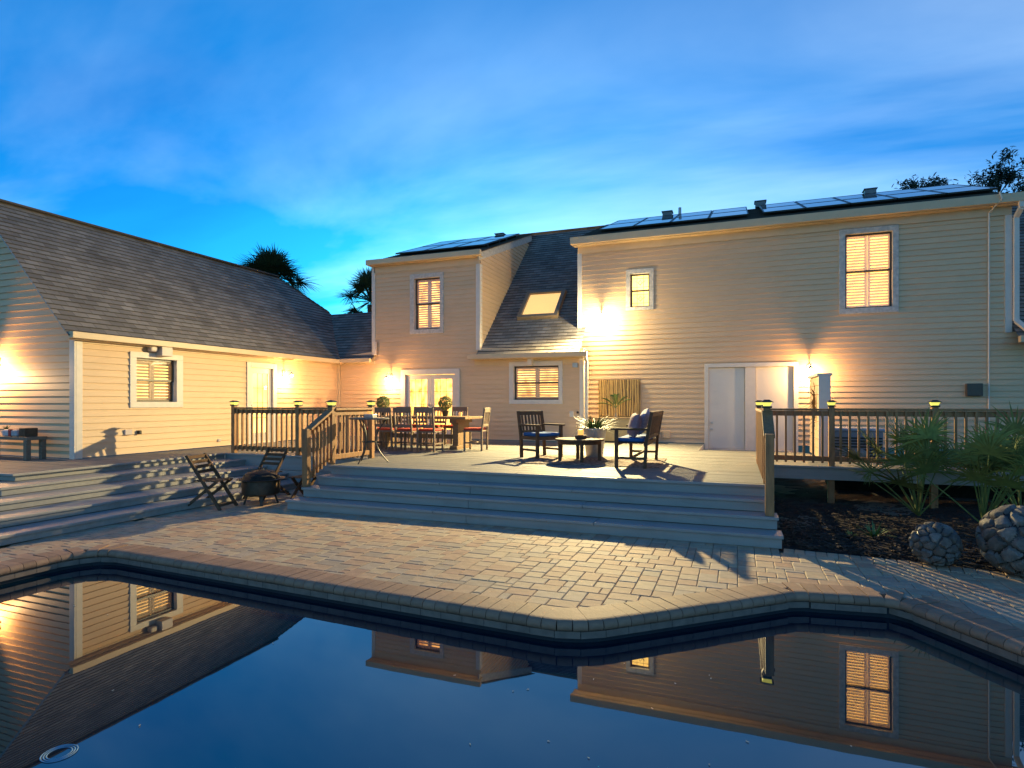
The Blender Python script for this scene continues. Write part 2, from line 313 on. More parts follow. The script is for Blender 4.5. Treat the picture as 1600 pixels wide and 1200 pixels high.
# patio base slab with a hole for the pool
def ring_sheet(outer,inner,z):
    bm=bmesh.new(); es=[]
    for lp in (outer,inner):
        vs=[bm.verts.new((p[0],p[1],z)) for p in lp]
        for i in range(len(vs)): es.append(bm.edges.new((vs[i],vs[(i+1)%len(vs)])))
    bmesh.ops.triangle_fill(bm,edges=es,use_beauty=True)
    for f in bm.faces:
        if f.normal.z<0: f.normal_flip()
    mb=MB(); bm.verts.index_update(); mb.add([v.co for v in bm.verts],[tuple(v.index for v in f.verts) for f in bm.faces]); bm.free(); return mb
patio=obj('patio',ring_sheet([(-30,-8),(14,-8),(14,16.5),(-30,16.5)],[tuple(p) for p in offset(POOL,.12)],-.035),SAND); tag(patio,kind='structure')
sh=MB(); k=len(POOL); off=offset(POOL,.06)
sh.add([(p.x,p.y,-.03) for p in off]+[(p.x,p.y,-1.5) for p in off]+[(-2,2.5,-1.5)],[(i,(i+1)%k,k+(i+1)%k,k+i) for i in range(k)]+[(k+i,k+(i+1)%k,2*k) for i in range(k)])
tag(obj('pool_shell',sh,SHELL),kind='structure')
wt=ring_sheet([tuple(p) for p in offset(POOL,.05)],[(-2,2,),(-1.9,2),(-1.9,2.1)],-.165); wt.add([(-2,2,-.165),(-1.9,2,-.165),(-1.9,2.1,-.165)],[(0,1,2)])
tag(obj('water',wt,WATER),kind='structure')
pool=thing('pool_coping','rounded tan brick coping around the dark swimming pool','pool edge',(-2,4.4,0))
prof=[(.30,-.05),(.30,.008),(.05,.014),(.02,.012),(-.005,.003),(-.022,-.016),(-.026,-.038),(-.018,-.058),(.0,-.068),(.06,-.068)]
cb_=MB(); hw=cst/2-.0025; n=len(prof)
cb_.add([(-hw,r,z) for r,z in prof]+[(hw,r,z) for r,z in prof],[(i,i+1,n+i+1,n+i) for i in range(n-1)]+[tuple(range(n))[::-1],tuple(range(n,2*n))])
first=None
for p,t in cps:
    if first is None: first=obj('brick',cb_,COPE,pool,smooth=True,local=True); o=first
    else: o=first.copy(); COL.objects.link(o)
    o.location=(p.x+2,p.y-4.4,random.uniform(-.002,.002)); o.rotation_euler=(0,0,math.atan2(t.y,t.x)+random.uniform(-.012,.012))
bd=MB()
for p,t in resample(POOL,.2)[0]:
    nrm=Vector((-t.y,t.x)); a=p-t*.098; b=p+t*.098
    q=lambda c,o,z:(c.x+nrm.x*o,c.y+nrm.y*o,z)
    bd.add([q(a,.0,-.072),q(b,.0,-.072),q(b,.0,-.125),q(a,.0,-.125),q(a,.06,-.072),q(b,.06,-.072),q(b,.06,-.125),q(a,.06,-.125)],[(0,1,2,3),(0,4,5,1),(3,2,6,7)])
tag(obj('waterline_band',bd,BANDM,pool),kind='stuff')
bt=MB(); o2=offset(POOL,.03); bt.add([(p.x,p.y,-.06) for p in o2]+[(p.x,p.y,-.4) for p in o2],[(i,(i+1)%k,k+(i+1)%k,k+i) for i in range(k)]); obj('tile_wall',bt,SHELL,pool)
# pavers -------------------------------------------------------
U=.088; X0,X1,Y0,Y1=-11.6,5.2,3.0,9.6
nx=int((X1-X0)/U); ny=int((Y1-Y0)/U); occ=[[False]*ny for _ in range(nx)]
rng=random.Random(3); pv=[]
pc=[tuple(p) for p in offset(POOL,.16)]; pout=[tuple(p) for p in offset(POOL,.30)]
edge_y=lambda x:7.43-.10*(x-.5)-.09*max(0,x-1.6)
def blocked(x,y):
    if x<-7.75 and y>4.0 and x<-8.0: return True
    if -6.5<x<.42 and y>7.75: return True
    return False
for j in range(ny):
    for i in range(nx):
        if occ[i][j]: continue
        opts=[(3,2),(2,2),(2,2),(3,2),(2,3),(2,1),(1,2),(1,1)]
        r=rng.random()
        order=[(3,2),(2,2),(2,1),(1,2),(1,1)] if r<.36 else ([(2,2),(3,2),(2,1),(1,2),(1,1)] if r<.74 else ([(2,1),(1,1)] if r<.86 else [(2,3),(2,2),(1,2),(2,1),(1,1)]))
        for (w,h) in order+[(1,1)]:
            if i+w<=nx and j+h<=ny and not any(occ[a][b] for a in range(i,i+w) for b in range(j,j+h)): break
        for a in range(i,i+w):
            for b in range(j,j+h): occ[a][b]=True
        x=X0+i*U; y=Y0+j*U; cx=x+w*U/2; cy=y+h*U/2
        if blocked(cx,cy): continue
        cor=[(x,y),(x+w*U,y),(x+w*U,y+h*U),(x,y+h*U)]
        if any(a>.46 and b>edge_y(a)-.10 for a,b in cor): continue
        if all(inside(a,b,pc) for a,b in cor): continue
        if any(inside(a,b,pc) for a,b in cor):
            # clip by the coping's local tangent
            best=min(range(len(pc)),key=lambda q:(pc[q][0]-cx)**2+(pc[q][1]-cy)**2) if False else None
            bd_=1e9
            for q in range(len(pc)):
                a=Vector(pc[q]);b=Vector(pc[(q+1)%len(pc)]); ab=b-a
                t=max(0,min(1,(Vector((cx,cy))-a).dot(ab)/ab.length_squared)); dd=(a+ab*t-Vector((cx,cy))).length
                if dd<bd_: bd_=dd; P0=a+ab*t; T0=ab.normalized()
            nr=Vector((-T0.y,T0.x)); pol=[Vector(c) for c in cor]; res=[]
            for q in range(4):
                a=pol[q-1];b=pol[q];da=(a-P0).dot(nr);db=(b-P0).dot(nr)
                if da*db<0: res.append(a.lerp(b,da/(da-db)))
                if db>=0: res.append(b)
            if len(res)>=3: pv.append((cx,cy,0,0,[(c.x-cx,c.y-cy) for c in res]))
            continue
        pv.append((cx,cy,w,h,None))
def paver_geo(mb,pts,dx=0,dy=0,dz=0):
    n=len(pts); c=Vector((sum(p[0] for p in pts)/n,sum(p[1] for p in pts)/n))
    def ins(d): 
        r=[]
        for i in range(n):
            a=Vector(pts[i-1]);b=Vector(pts[i]);e=Vector(pts[(i+1)%n]); d1=(b-a).normalized(); d2=(e-b).normalized()
            n1=Vector((-d1.y,d1.x)); n2=Vector((-d2.y,d2.x)); m=(n1+n2); m=m/max(.3,m.length_squared)*2
            r.append(b+m*d)
        return r
    A=ins(.0016);Bq=ins(.009)
    mb.add([(p.x+dx,p.y+dy,-.05+dz) for p in A]+[(p.x+dx,p.y+dy,-.006+dz) for p in A]+[(p.x+dx,p.y+dy,dz) for p in Bq],
        [(i,(i+1)%n,n+(i+1)%n,n+i) for i in range(n)]+[(n+i,n+(i+1)%n,2*n+(i+1)%n,2*n+i) for i in range(n)]+[tuple(range(2*n,3*n))])
def pscore(p):
    d=max(2.,-p[0]*-.0+p[1]*.935-p[0]*.354); lat=(p[0]*.935+p[1]*.354)/d
    return d if abs(lat)<.9 else d+100
pv.sort(key=pscore); share={}
rest=MB()
for idx,(cx,cy,w,h,pts) in enumerate(pv):
    rect=pts or [(-w*U/2,-h*U/2),(w*U/2,-h*U/2),(w*U/2,h*U/2),(-w*U/2,h*U/2)]
    dz=rng.uniform(-.0025,.0025)
    if idx<300:
        key=(w,h)
        if pts is None and key in share: o=share[key].copy(); COL.objects.link(o)
        else:
            mb=MB(); paver_geo(mb,rect); o=obj('paver',mb,PAVER,patio,local=True)
            if pts is None: share[key]=o
        o.location=(cx,cy,dz); o.rotation_euler=(rng.uniform(-.006,.006),rng.uniform(-.006,.006),rng.uniform(-.008,.008))
    else: paver_geo(rest,rect,cx,cy,dz)
x=.50; eb=None
while x<6.2:
    mb=MB(); y=edge_y(x+.054)
    if eb is None: paver_geo(mb,[(-.054,-.11),(.054,-.11),(.054,.11),(-.054,.11)]); eb=obj('edging_paver',mb,PAVER,patio,local=True); o=eb
    else: o=eb.copy(); COL.objects.link(o)
    o.location=(x+.054,y-.105,.004+rng.uniform(-.002,.002)); o.rotation_euler=(0,0,math.atan2(edge_y(x+.1)-edge_y(x),.1)+rng.uniform(-.01,.01)); x+=.108
tag(obj('far_pavers',rest,PAVER,patio),kind='stuff')
# mulch bed ----------------------------------------------------
mb=MB(); nxm,nym=60,44; rr=random.Random(5)
for j in range(nym+1):
    for i in range(nxm+1):
        x=.47+i/nxm*9.5; yb=7.43-.10*(x-.5)-.09*max(0,x-1.6); y=yb+(j/nym)*(15.9-yb); mb.v.append(Vector((x,y,-.02+min(1,j/3)*(.03*math.sin(x*2.1)*math.cos(y*1.7)+rr.uniform(-.012,.02)))))
for j in range(nym):
    for i in range(nxm): a=j*(nxm+1)+i; mb.f.append((a,a+1,a+nxm+2,a+nxm+1))
tag(obj('mulch_bed',mb,MULCH,smooth=False),kind='structure')
mb=MB()
for _ in range(5200):
    x=rr.uniform(.55,5); yb=7.43-.10*(x-.5)-.09*max(0,x-1.6); y=yb+.03+abs(rr.gauss(0,1.6)); 
    if y>11.6: continue
    T=Matrix.Translation((x,y,rr.uniform(.0,.045)))@Matrix.Rotation(rr.uniform(0,PI),4,'Z')@Matrix.Rotation(rr.uniform(-.5,.5),4,'X'); l=rr.uniform(.015,.05); w=rr.uniform(.005,.014)
    mb.box((-l,-w,-.003),(l,w,.003),T)
tag(obj('mulch_chips',mb,CHIP),'dark brown bark chips scattered over the planting bed','mulch',kind='stuff')
# ============================================================ HOUSE
house=thing('house','cream clapboard house with steep shingle roofs, solar panels and lit windows','house',(-4,16.5,0))
def split_boards(mb):
    idx={}; rem=[]; vs=[]
    for v in mb.v:
        k_=(round(v.x,4),round(v.y,4),round(v.z,4))
        if k_ not in idx: idx[k_]=len(vs); vs.append(v)
        rem.append(idx[k_])
    fs=[tuple(rem[i] for i in f) for f in mb.f]; par=list(range(len(vs)))
    def fd_(a):
        while par[a]!=a: par[a]=par[par[a]]; a=par[a]
        return a
    for f in fs:
        for a in f[1:]: par[fd_(a)]=fd_(f[0])
    comp={}
    for f in fs: comp.setdefault(fd_(f[0]),[]).append(f)
    for fl in comp.values():
        q=MB(); mp={}
        for f in fl:
            if len(set(f))<3: continue
            ids=[]
            for a in f:
                if a not in mp: mp[a]=len(q.v); q.v.append(vs[a])
                if mp[a] not in ids: ids.append(mp[a])
            q.f.append(tuple(ids))
        if q.f: obj('siding_board',q,SIDING,house)
def siding(M,lim,v0,v1,openings=(),p=.13):
    k=0; v=v0
    while v<v1-.01:
        b=min(v+p,v1); cuts=[v,b]
        for (u0,u1,a0,a1) in openings:
            for c in (a0,a1):
                if v+2e-3<c<b-2e-3: cuts.append(c)
        cuts.sort(); mb=MB(M); prof=lambda z:.028-.024*(z-v)/p
        for a,c in zip(cuts,cuts[1:]):
            if c-a<1e-4: continue
            la,ha=lim(a); lc,hc=lim(c)
            if ha<=la: continue
            if hc<lc: lc=hc=(lc+hc)/2
            ops=sorted((u0,u1) for (u0,u1,a0,a1) in openings if a0<=a+2.5e-3 and a1>=c-2.5e-3)
            L0,L1=la,lc; segs=[]
            for u0,u1 in ops:
                if u0>L0: segs.append((L0,L1,u0,u0))
                L0=L1=max(L0,u1)
            if L0<ha: segs.append((L0,L1,ha,max(hc,L1)))
            cu=sorted(c_ for (u0,u1,a0,a1) in openings if a0<b and a1>v for c_ in (u0,u1)); fine=[]
            for s0,s1,e0,e1 in segs:
                x_=s0; y_=s1
                for c_ in cu:
                    if x_+1e-4<c_<e0-1e-4: fine.append((x_,y_,c_,c_)); x_=y_=c_
                fine.append((x_,y_,e0,e1))
            for s0,s1,e0,e1 in fine:
                mb.add([(s0,a,prof(a)),(e0,a,prof(a)),(e1,c,prof(c)),(s1,c,prof(c))],[(0,1,2,3)])
                if a==v: mb.add([(s0,a,.0),(e0,a,.0),(e0,a,prof(a)),(s0,a,prof(a))],[(0,1,2,3)])
        split_boards(mb)
        v=b
FA,FB,FW,FG=frameY(YA),frameY(YB),frameX(XW),frameY(YG)
# ---- windows
def window(M,o,i,label,style='shutter',room=ROOM,trim=TRIM,sill=0,depth=.5):
    """o=(u0,u1,v0,v1) outer trim, i=inner opening"""
    u0,u1,v0,v1=o; a0,a1,b0,b1=i
    mb=MB(M)
    mb.box((u0,b1,.0),(u1,v1,.045)); mb.box((u0,v0,.0),(u1,b0,.045)); mb.box((u0,b0,.0),(a0,b1,.043)); mb.box((a1,b0,.0),(u1,b1,.043))
    for s in ((a0-.02,a0),(a1,a1+.02)): mb.box((s[0],b0,-.16),(s[1],b1,-.001))
    mb.box((a0-.02,b1,-.16),(a1+.02,b1+.02,-.001)); mb.box((a0-.02,b0-.02,-.16),(a1+.02,b0,-.001))
    w=obj('window',mb,trim,house,bevel=.004); w['label']=label
    if style=='shutter' or style=='leaded':
        f=.04; mid=(b0+b1)/2
        for (c0,c1,nn) in ((mid-.02,b1,-.055),(b0,mid+.02,-.085)):
            s=MB(M); s.box((a0,c0,nn-.03),(a0+f,c1,nn)); s.box((a1-f,c0,nn-.03),(a1,c1,nn)); s.box((a0+f,c0,nn-.03),(a1-f,c0+f,nn)); s.box((a0+f,c1-f,nn-.03),(a1-f,c1,nn)); obj('sash',s,BROWNF,w)
            pn=MB(M); pn.box((a0+f,c0+f,nn-.018),(a1-f,c1-f,nn-.012)); obj('pane',pn,GLASS,w)
            if style=='leaded':
                q=MB(M); um=(a0+a1)/2; vm=(c0+c1)/2; hh=(c1-c0)
                for t in (.3,.7): q.box((a0+f+(a1-a0-2*f)*t-.004,c0+f,nn-.011),(a0+f+(a1-a0-2*f)*t+.004,c1-f,nn-.006))
                for t in (.25,.75): q.box((a0+f,c0+hh*t-.004,nn-.0105),(a1-f,c0+hh*t+.004,nn-.0055))
                for sg in (-1,1):
                    q.bar((um,vm-.05,nn-.008),(um+sg*.13,vm+.05,nn-.008),.006,.014); q.bar((um,vm+.07,nn-.008),(um+sg*.05,vm,nn-.008),.006,.016); q.bar((um,vm-.07,nn-.008),(um+sg*.05,vm,nn-.008),.006,.016)
                obj('leading',q,IRON,w)
    if style=='shutter':
        um=(a0+a1)/2
        for (s0,s1) in ((a0+.005,um-.004),(um+.004,a1-.005)):
            st=.055; p=MB(M)
            p.box((s0,b0,-.155),(s0+st,b1,-.125)); p.box((s1-st,b0,-.155),(s1,b1,-.125)); p.box((s0+st,b0,-.155),(s1-st,b0+.09,-.125)); p.box((s0+st,b1-.09,-.155),(s1-st,b1,-.125)); vm=(b0+b1)/2; p.box((s0+st,vm-.03,-.155),(s1-st,vm+.03,-.125))
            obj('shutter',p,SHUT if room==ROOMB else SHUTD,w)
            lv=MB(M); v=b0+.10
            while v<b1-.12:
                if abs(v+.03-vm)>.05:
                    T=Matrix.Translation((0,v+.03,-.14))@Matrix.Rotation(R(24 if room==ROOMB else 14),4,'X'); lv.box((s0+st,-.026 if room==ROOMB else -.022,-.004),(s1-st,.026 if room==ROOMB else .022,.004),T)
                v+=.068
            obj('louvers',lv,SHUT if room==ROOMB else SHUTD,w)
    r=MB(M); e=.15; z0,z1=-.17-depth,-.165
    r.add([(a0-e,b0-e,z0),(a1+e,b0-e,z0),(a1+e,b1+e,z0),(a0-e,b1+e,z0),(a0-e,b0-e,z1),(a1+e,b0-e,z1),(a1+e,b1+e,z1),(a0-e,b1+e,z1)],[(0,1,2,3),(0,4,5,1),(1,5,6,2),(2,6,7,3),(3,7,4,0)])
    obj('lit_interior',r,room,w); return w
winA=(-5.91,-4.37,1.62,2.79); window(FA,winA,(-5.78,-4.48,1.74,2.67),'wide window with half open shutters beside the corner downspout',room=ROOMC)
winD=(-9.07,-7.95,3.69,5.46); window(FA,winD,(-8.92,-8.07,3.82,5.33),'tall shuttered window in the dormer front',trim=WORN,room=ROOMC)
winS=(-2.77,-2.04,4.13,5.23); window(FB,winS,(-2.66,-2.15,4.22,5.11),'small leaded glass window above the flood light','leaded',room=ROOMB,trim=WORN,depth=.12)
winB=(2.30,3.52,3.77,5.80); window(FB,winB,(2.43,3.40,3.90,5.66),'tall brightly lit shuttered window with weathered trim',room=ROOMB,trim=WORN)
winW=(8.56,9.80,1.56,2.72); window(FW,winW,(8.70,9.64,1.68,2.60),'shuttered window on the wing wall under the speaker')
# ---- doors
def glazed_leaf(w,M,a0,a1,b0,b1,cols,rows,hinge):
    st=.115; s=MB(M); s.box((a0,b0,-.07),(a0+st,b1,-.025)); s.box((a1-st,b0,-.07),(a1,b1,-.025)); s.box((a0+st,b1-.13,-.07),(a1-st,b1,-.025)); s.box((a0+st,b0,-.07),(a1-st,b0+.24,-.025)); lf=obj('door_leaf',s,DOORW,w,bevel=.004)
    p=MB(M); p.box((a0+st,b0+.24,-.052),(a1-st,b1-.13,-.046)); obj('pane',p,GLASS,w)
    m=MB(M)
    for i in range(1,cols): u=a0+st+(a1-a0-2*st)*i/cols; m.box((u-.006,b0+.24,-.046),(u+.006,b1-.13,-.04))
    for j in range(1,rows): v=b0+.24+(b1-b0-.37)*j/rows; m.box((a0+st,v-.006,-.0455),(a1-st,v+.006,-.0395))
    obj('muntins',m,BROWNF,w)
    u=a0+.05 if hinge>0 else a1-.05
    k=MB(M); k.lathe([(.0,.05),(.02,.045),(.028,.03),(.02,.015),(.012,0)],12); 
    kk=MB(M@Matrix.Translation((u,b0+.95,-.025))); kk.lathe([(.025,0),(.025,.008),(.012,.01),(.012,.03),(.028,.04),(.024,.06),(.001,.065)],12); obj('door_knob',kk,STEEL,w)
def door_frame(M,u0,u1,v0,v1,t,label,name='door'):
    mb=MB(M); mb.box((u0,v0,-.10),(u0+t,v1,.045)); mb.box((u1-t,v0,-.10),(u1,v1,.045)); mb.box((u0+t,v1-t,-.10),(u1-t,v1,.045)); mb.box((u0+t,v0,-.10),(u1-t,v0+.03,.02)); w=obj(name,mb,TRIM,house,bevel=.004); w['label']=label; return w
def room(w,M,a0,a1,b0,b1,d,m):
    r=MB(M); z0,z1=-d,-.12; e=.3
    r.add([(a0-e,b0,z0),(a1+e,b0,z0),(a1+e,b1+e,z0),(a0-e,b1+e,z0),(a0-e,b0,z1),(a1+e,b0,z1),(a1+e,b1+e,z1),(a0-e,b1+e,z1)],[(0,1,2,3),(0,4,5,1),(1,5,6,2),(2,6,7,3),(3,7,4,0)]); obj('lit_interior',r,m,w)
fd=door_frame(FA,-9.38,-7.43,H,2.64,.15,'pair of glazed french doors behind the dining table','french_door')
glazed_leaf(fd,FA,-9.22,-8.41,H+.04,2.48,3,4,-1); glazed_leaf(fd,FA,-8.40,-7.59,H+.04,2.48,3,4,1); room(fd,FA,-9.2,-7.6,H,2.5,2.6,ROOMC)
q=MB(FA); q.box((-8.25,2.12,-1.5),(-7.45,2.26,-1.42)); obj('chandelier',q,emit('chandelier_light',(1,.9,.65),9),fd)
q=MB(FA); q.box((-8.45,.6,-2.55),(-7.95,2.1,-2.5)); obj('interior_shutter',q,SHUT,fd)
wd=door_frame(FW,11.66,12.70,H,2.70,.13,'single glazed door on the wing beside its lamp'); glazed_leaf(wd,FW,11.80,12.56,H+.04,2.56,3,4,1); room(wd,FW,11.8,12.56,H,2.6,1.0,ROOM)
# storage doors (sill is lower: a short ramp leads down to them)
ZS=.455
sd=door_frame(FB,-.76,1.42,ZS,2.66,.10,'double storage doors with plain white leaves','storage_door')
for (a,b,nn) in ((-.655,.20,-.03),(.47,1.31,-.06)):
    m=MB(FB); m.box((a,ZS+.04,nn-.045),(b,2.55,nn)); lf=obj('door_leaf',m,DOORW,sd,bevel=.004)
    for zz in (.98,1.14):
        kk=MB(FB@Matrix.Translation((a+.07,zz,nn))); kk.lathe([(.03,0),(.03,.008),(.014,.01),(.014,.03),(.03,.042),(.024,.06),(.001,.064)],12); obj('door_knob',kk,STEEL,sd)
m=MB(FB); m.box((.21,ZS+.03,-.10),(.46,2.55,.02)); obj('center_post',m,TRIM,sd,bevel=.004)
m=MB(FB); m.box((-.7,ZS,-.14),(1.4,2.6,-.115)); obj('backing',m,DOORW,sd)
# ---- siding on each wall
e=.03
op=lambda o:(o[0]+e,o[1]-e,o[2]+e,o[3]-e)
siding(FA,lambda v:(XW,-3.80) if v<3.14 else (-10.3,-6.81),H+.02,5.72,[op(winA),op(winD),(-9.36,-7.45,H,2.62)])
siding(FB,lambda v:(-3.80,9.0) if v<3.2 else (-4.08,5.62),H+.02,5.98,[op(winS),op(winB),(-.74,1.40,0,2.64)])
siding(FW,lambda v:(YG,YA),H+.02,3.05,[op(winW),(11.68,12.68,H,2.68)])
siding(FG,lambda v:((-16.95,-11.65) if v<3.1 else (-14.3-max(0,(5.83-v)/1.03),-11.65-(v-3.1)/1.03)),H+.02,5.7)
siding(frameX(-6.81),lambda v:(YA if v<5.78 else YA+(v-5.78)/.36,YA+(v-3.15)/.948),3.25,7.2,p=.125)
siding(frameX(-3.80),lambda v:(YA,YB+.1),H+.02,3.1)
# ---- roofs
def clip(poly,axis,val,keep):
    res=[]
    for i in range(len(poly)):
        a=poly[i-1];b=poly[i];da=(a[axis]-val)*keep;db=(b[axis]-val)*keep
        if da*db<0: t=da/(da-db); res.append((a[0]+(b[0]-a[0])*t,a[1]+(b[1]-a[1])*t))
        if db>=0: res.append(b)
    return res
def roof(name,org,ud,sd_,poly,p=.145,label=None):
    org=Vector(org); ud=Vector(ud).normalized(); sd_=Vector(sd_).normalized(); nn=ud.cross(sd_).normalized()
    if nn.z<0: nn=-nn
    smax=max(q[1] for q in poly); s=min(q[1] for q in poly); mb=MB(); uvs=[]
    while s<smax-1e-4:
        pl=clip(clip(poly,1,s,1),1,s+p,-1)
        if len(pl)>=3:
            area=sum(pl[i-1][0]*pl[i][1]-pl[i][0]*pl[i-1][1] for i in range(len(pl)))
            if area<0: pl=pl[::-1]
            P=lambda q,o:org+ud*q[0]+sd_*q[1]+nn*o
            mb.add([P(q,.018*(1-(q[1]-s)/p)) for q in pl],[tuple(range(len(pl)))]); uvs+=pl
            lo=[q for q in pl if abs(q[1]-s)<1e-5]
            if len(lo)==2: mb.add([P(lo[0],0),P(lo[1],0),P(lo[1],.018),P(lo[0],.018)],[(0,1,2,3)]); uvs+=[lo[0],lo[1],lo[1],lo[0]]
        s+=p
    o=obj(name,mb,SHINGLE,house); 
    if label: o['label']=label
    uv=o.data.uv_layers.new(name='UVMap')
    for lp in o.data.loops: uv.data[lp.index].uv=uvs[lp.vertex_index]
    return o
k=.948; sl=lambda dz,kk:dz*math.sqrt(1+1/kk/kk)
# wing slope facing +X (u runs along +Y from Y=7.3)
kw=1.03; S1=sl(5.84-2.90,kw); XE=-11.65+.20
roof('roof',(XE,7.25,2.90),(0,1,0),(-1,0,kw),[(0,0),(8.32,0),(9.85,sl(4.75-2.90,kw)),(8.35,S1),(0,S1)],label='long wing roof slope')
roof('roof',(-14.3-(5.84-2.9)/kw,15.6,2.90),(0,-1,0),(1,0,kw),[(0,0),(8.35,0),(8.35,S1),(0,S1)])
roof('roof',(-14.3,15.6,5.84),(1,.0,0),(.0,1.45,-1.09),[(-.05,0),(.05,0),(1.1,1.75),(-1.1,1.75)])
# connector roof facing the camera between wing and dormer
roof('roof',(-11.65-.0,15.22,2.97),(1,0,0),(0,1,k),[(0.2,0),(1.36,0),(1.36,sl(4.72-2.97,k)),(-1.65,sl(4.72-2.97,k))])
# main steep slope
roof('roof',(-6.83,15.12,2.90),(1,0,0),(0,1,k),[(-.02,0),(2.95,0),(2.95,sl(7.65-2.90,k)),(-.02,sl(7.65-2.90,k))],label='steep dark roof slope with the skylight')
roof('roof',(5.66,15.55,2.98),(1,0,0),(0,1,k),[(-.02,0),(4,0),(4,sl(7.3-2.98,k)),(-.02,sl(7.3-2.98,k))])
# low shed roofs over dormer and right block
kd=.37
roof('roof',(-10.42,15.22,5.90),(1,0,0),(0,1,kd),[(0,0),(3.72,0),(3.72,sl(1.78,kd)),(0,sl(1.78,kd))])
roof('roof',(-4.22,15.78,6.12),(1,0,0),(0,1,kd),[(0,0),(10.03,0),(10.03,sl(1.72,kd)),(0,sl(1.72,kd))])
roof('roof',(-10.5,20.42,7.83),(1,0,0),(0,1,-.8),[(0,0),(17,0),(17,5),(0,5)])
# ---- fascia, gutters, corner boards
def hb(name,boxes,m=FASCIA,bevel=.006): return B(name,boxes,m,house,bevel)
hb('gutter',[((XE-.03,7.28,2.86),(XE+.09,15.30,2.98))]); hb('frieze_board',[((XW,7.5,2.80),(XW+.03,15.4,3.06))]); hb('soffit',[((XW+.0305,7.3,2.84),(XE-.031,15.35,2.86))])
hb('gutter',[((-11.43,15.10,2.88),(-10.32,15.22,3.0))]); hb('frieze_board',[((-11.62,15.37,2.84),(-10.3,15.399,3.08))])
hb('gutter',[((-7.02,15.0,2.87),(-3.62,15.12,3.0))]); hb('soffit',[((-6.98,15.121,2.86),(-3.70,15.40,2.885))]); hb('frieze_board',[((-6.95,15.365,2.70),(-3.80,15.374,2.859))])
hb('fascia',[((-10.44,15.10,5.80),(-6.68,15.21,5.95)),((-10.32,15.36,5.60),(-6.80,15.375,5.80)),((-10.42,15.211,5.79),(-6.7,15.40,5.805))])
hb('fascia',[((-4.24,15.66,5.98),(5.80,15.775,6.17)),((-4.1,15.955,5.78),(5.64,15.972,5.98)),((-4.2,15.776,5.965),(5.78,16.0,5.98))])
mb=MB(); mb.bar((-6.795,15.25,5.78),(-6.795,19.85,5.78+4.6*kd),.05,.20); obj('rake_board',mb,WORN,house)
mb=MB(); mb.bar((-11.62,7.42,3.02),(-14.3,7.42,5.76),.06,.22,(0,1,0)); mb.bar((-14.3,7.42,5.76),(-16.98,7.42,3.02),.06,.22,(0,1,0)); obj('rake_board',mb,mat('grey_rake',(.42,.40,.38),.6,.1),house)
hb('ridge_cap',[((-14.42,7.2,5.83),(-14.18,15.6,5.87))],mat('ridge_shingle',(.07,.06,.055),.9),0)
for x0,x1,y,z0,z1,m_ in ((-11.65,-11.54,YG-.035,H,3.0,TRIM),):
    hb('corner_board',[((XW-.10,YG-.036,H),(XW+.037,YG-.001,2.86)),((XW+.001,YG+.0,H),(XW+.037,YG+.12,2.84))],TRIM)
hb('corner_board',[((-10.40,YA-.04,3.12),(-10.28,YA+.1,5.79))],TRIM); hb('corner_board',[((-6.92,YA-.04,3.16),(-6.79,YA-.003,5.6)),((-6.809,YA-.002,3.2),(-6.785,YA+.12,5.6))],TRIM)
hb('corner_board',[((-4.11,YB-.04,3.1),(-3.99,YB+.1,5.78))],TRIM); hb('corner_board',[((-3.90,YA-.04,H),(-3.779,YA+.10,2.86))],TRIM)
hb('corner_board',[((5.52,YB-.045,3.2),(5.645,YB+.1,5.78))],TRIM)
hb('corner_board',[((XW+.001,YA-.10,H+.01),(XW+.10,YA-.025,2.83))],FASCIA)
def downspout(pts,w=.075):
    m=MB()
    for a,b in zip(pts,pts[1:]): m.bar(a,b,w,w*.8,(0,1,0) if abs(b[2]-a[2])>.01 else (0,0,1))
    obj('downspout',m,TRIM,house,bevel=.01)
downspout([(5.72,15.72,6.0),(5.72,15.72,5.85),(5.70,15.92,5.7),(5.70,15.92,3.45),(5.80,15.62,3.2)],.10)
downspout([(-3.70,15.1,2.9),(-3.70,15.33,2.75),(-3.70,15.33,H+.1)],.085)
downspout([(-10.24,15.3,3.5),(-10.24,15.3,3.1)],.09)
hb('gutter',[((5.60,15.42,2.94),(9.8,15.54,3.08))])
mb=MB(); mb.tube([(5.30,15.6,6.2),(5.35,15.62,6.05),(5.22,15.93,5.85),(5.22,15.94,1.2)],.018,6); obj('cable_conduit',mb,TRIM,house)
# skylight on the steep slope
T=Matrix.Translation((-5.41,16.85,2.90+.948*(16.85-15.12)))@Matrix.Rotation(math.atan(k),4,'X')
mb=MB(T); 
for a,b in (((-.62,-.68,0),(.62,-.56,.13)),((-.62,.56,0),(.62,.68,.13)),((-.62,-.56,0),(-.50,.56,.13)),((.50,-.56,0),(.62,.56,.13))): mb.box(a,b)
sk=obj('skylight',mb,mat('skylight_frame',(.22,.16,.10),.5),house,bevel=.01)
mb=MB(T); mb.box((-.5,-.56,.02),(.5,.56,.06)); obj('lit_pane',mb,emit('skylight_glow',(1,.58,.17),.55),sk)
mb=MB(T); mb.box((-.5,-.56,.09),(.5,.56,.098)); obj('pane',mb,GLASS,sk)
# roof vents
for (x,y,z0) in ((-2.15,20.4,7.95),(.72,20.4,7.95),(3.75,20.4,7.95),(-7.9,19.7,7.6)):
    mb=MB(); mb.box((x-.15,y-.15,z0-.1),(x+.15,y+.15,z0+.07)); mb.box((x-.18,y-.18,z0+.07),(x+.18,y+.18,z0+.10)); obj('roof_vent',mb,mat('vent_grey',(.16,.17,.18),.5),house,bevel=.01)
mb=MB(); mb.tube([(-1.75,20.4,7.7),(-1.75,20.4,8.15)],.05,10); obj('vent_pipe',mb,STEEL,house)
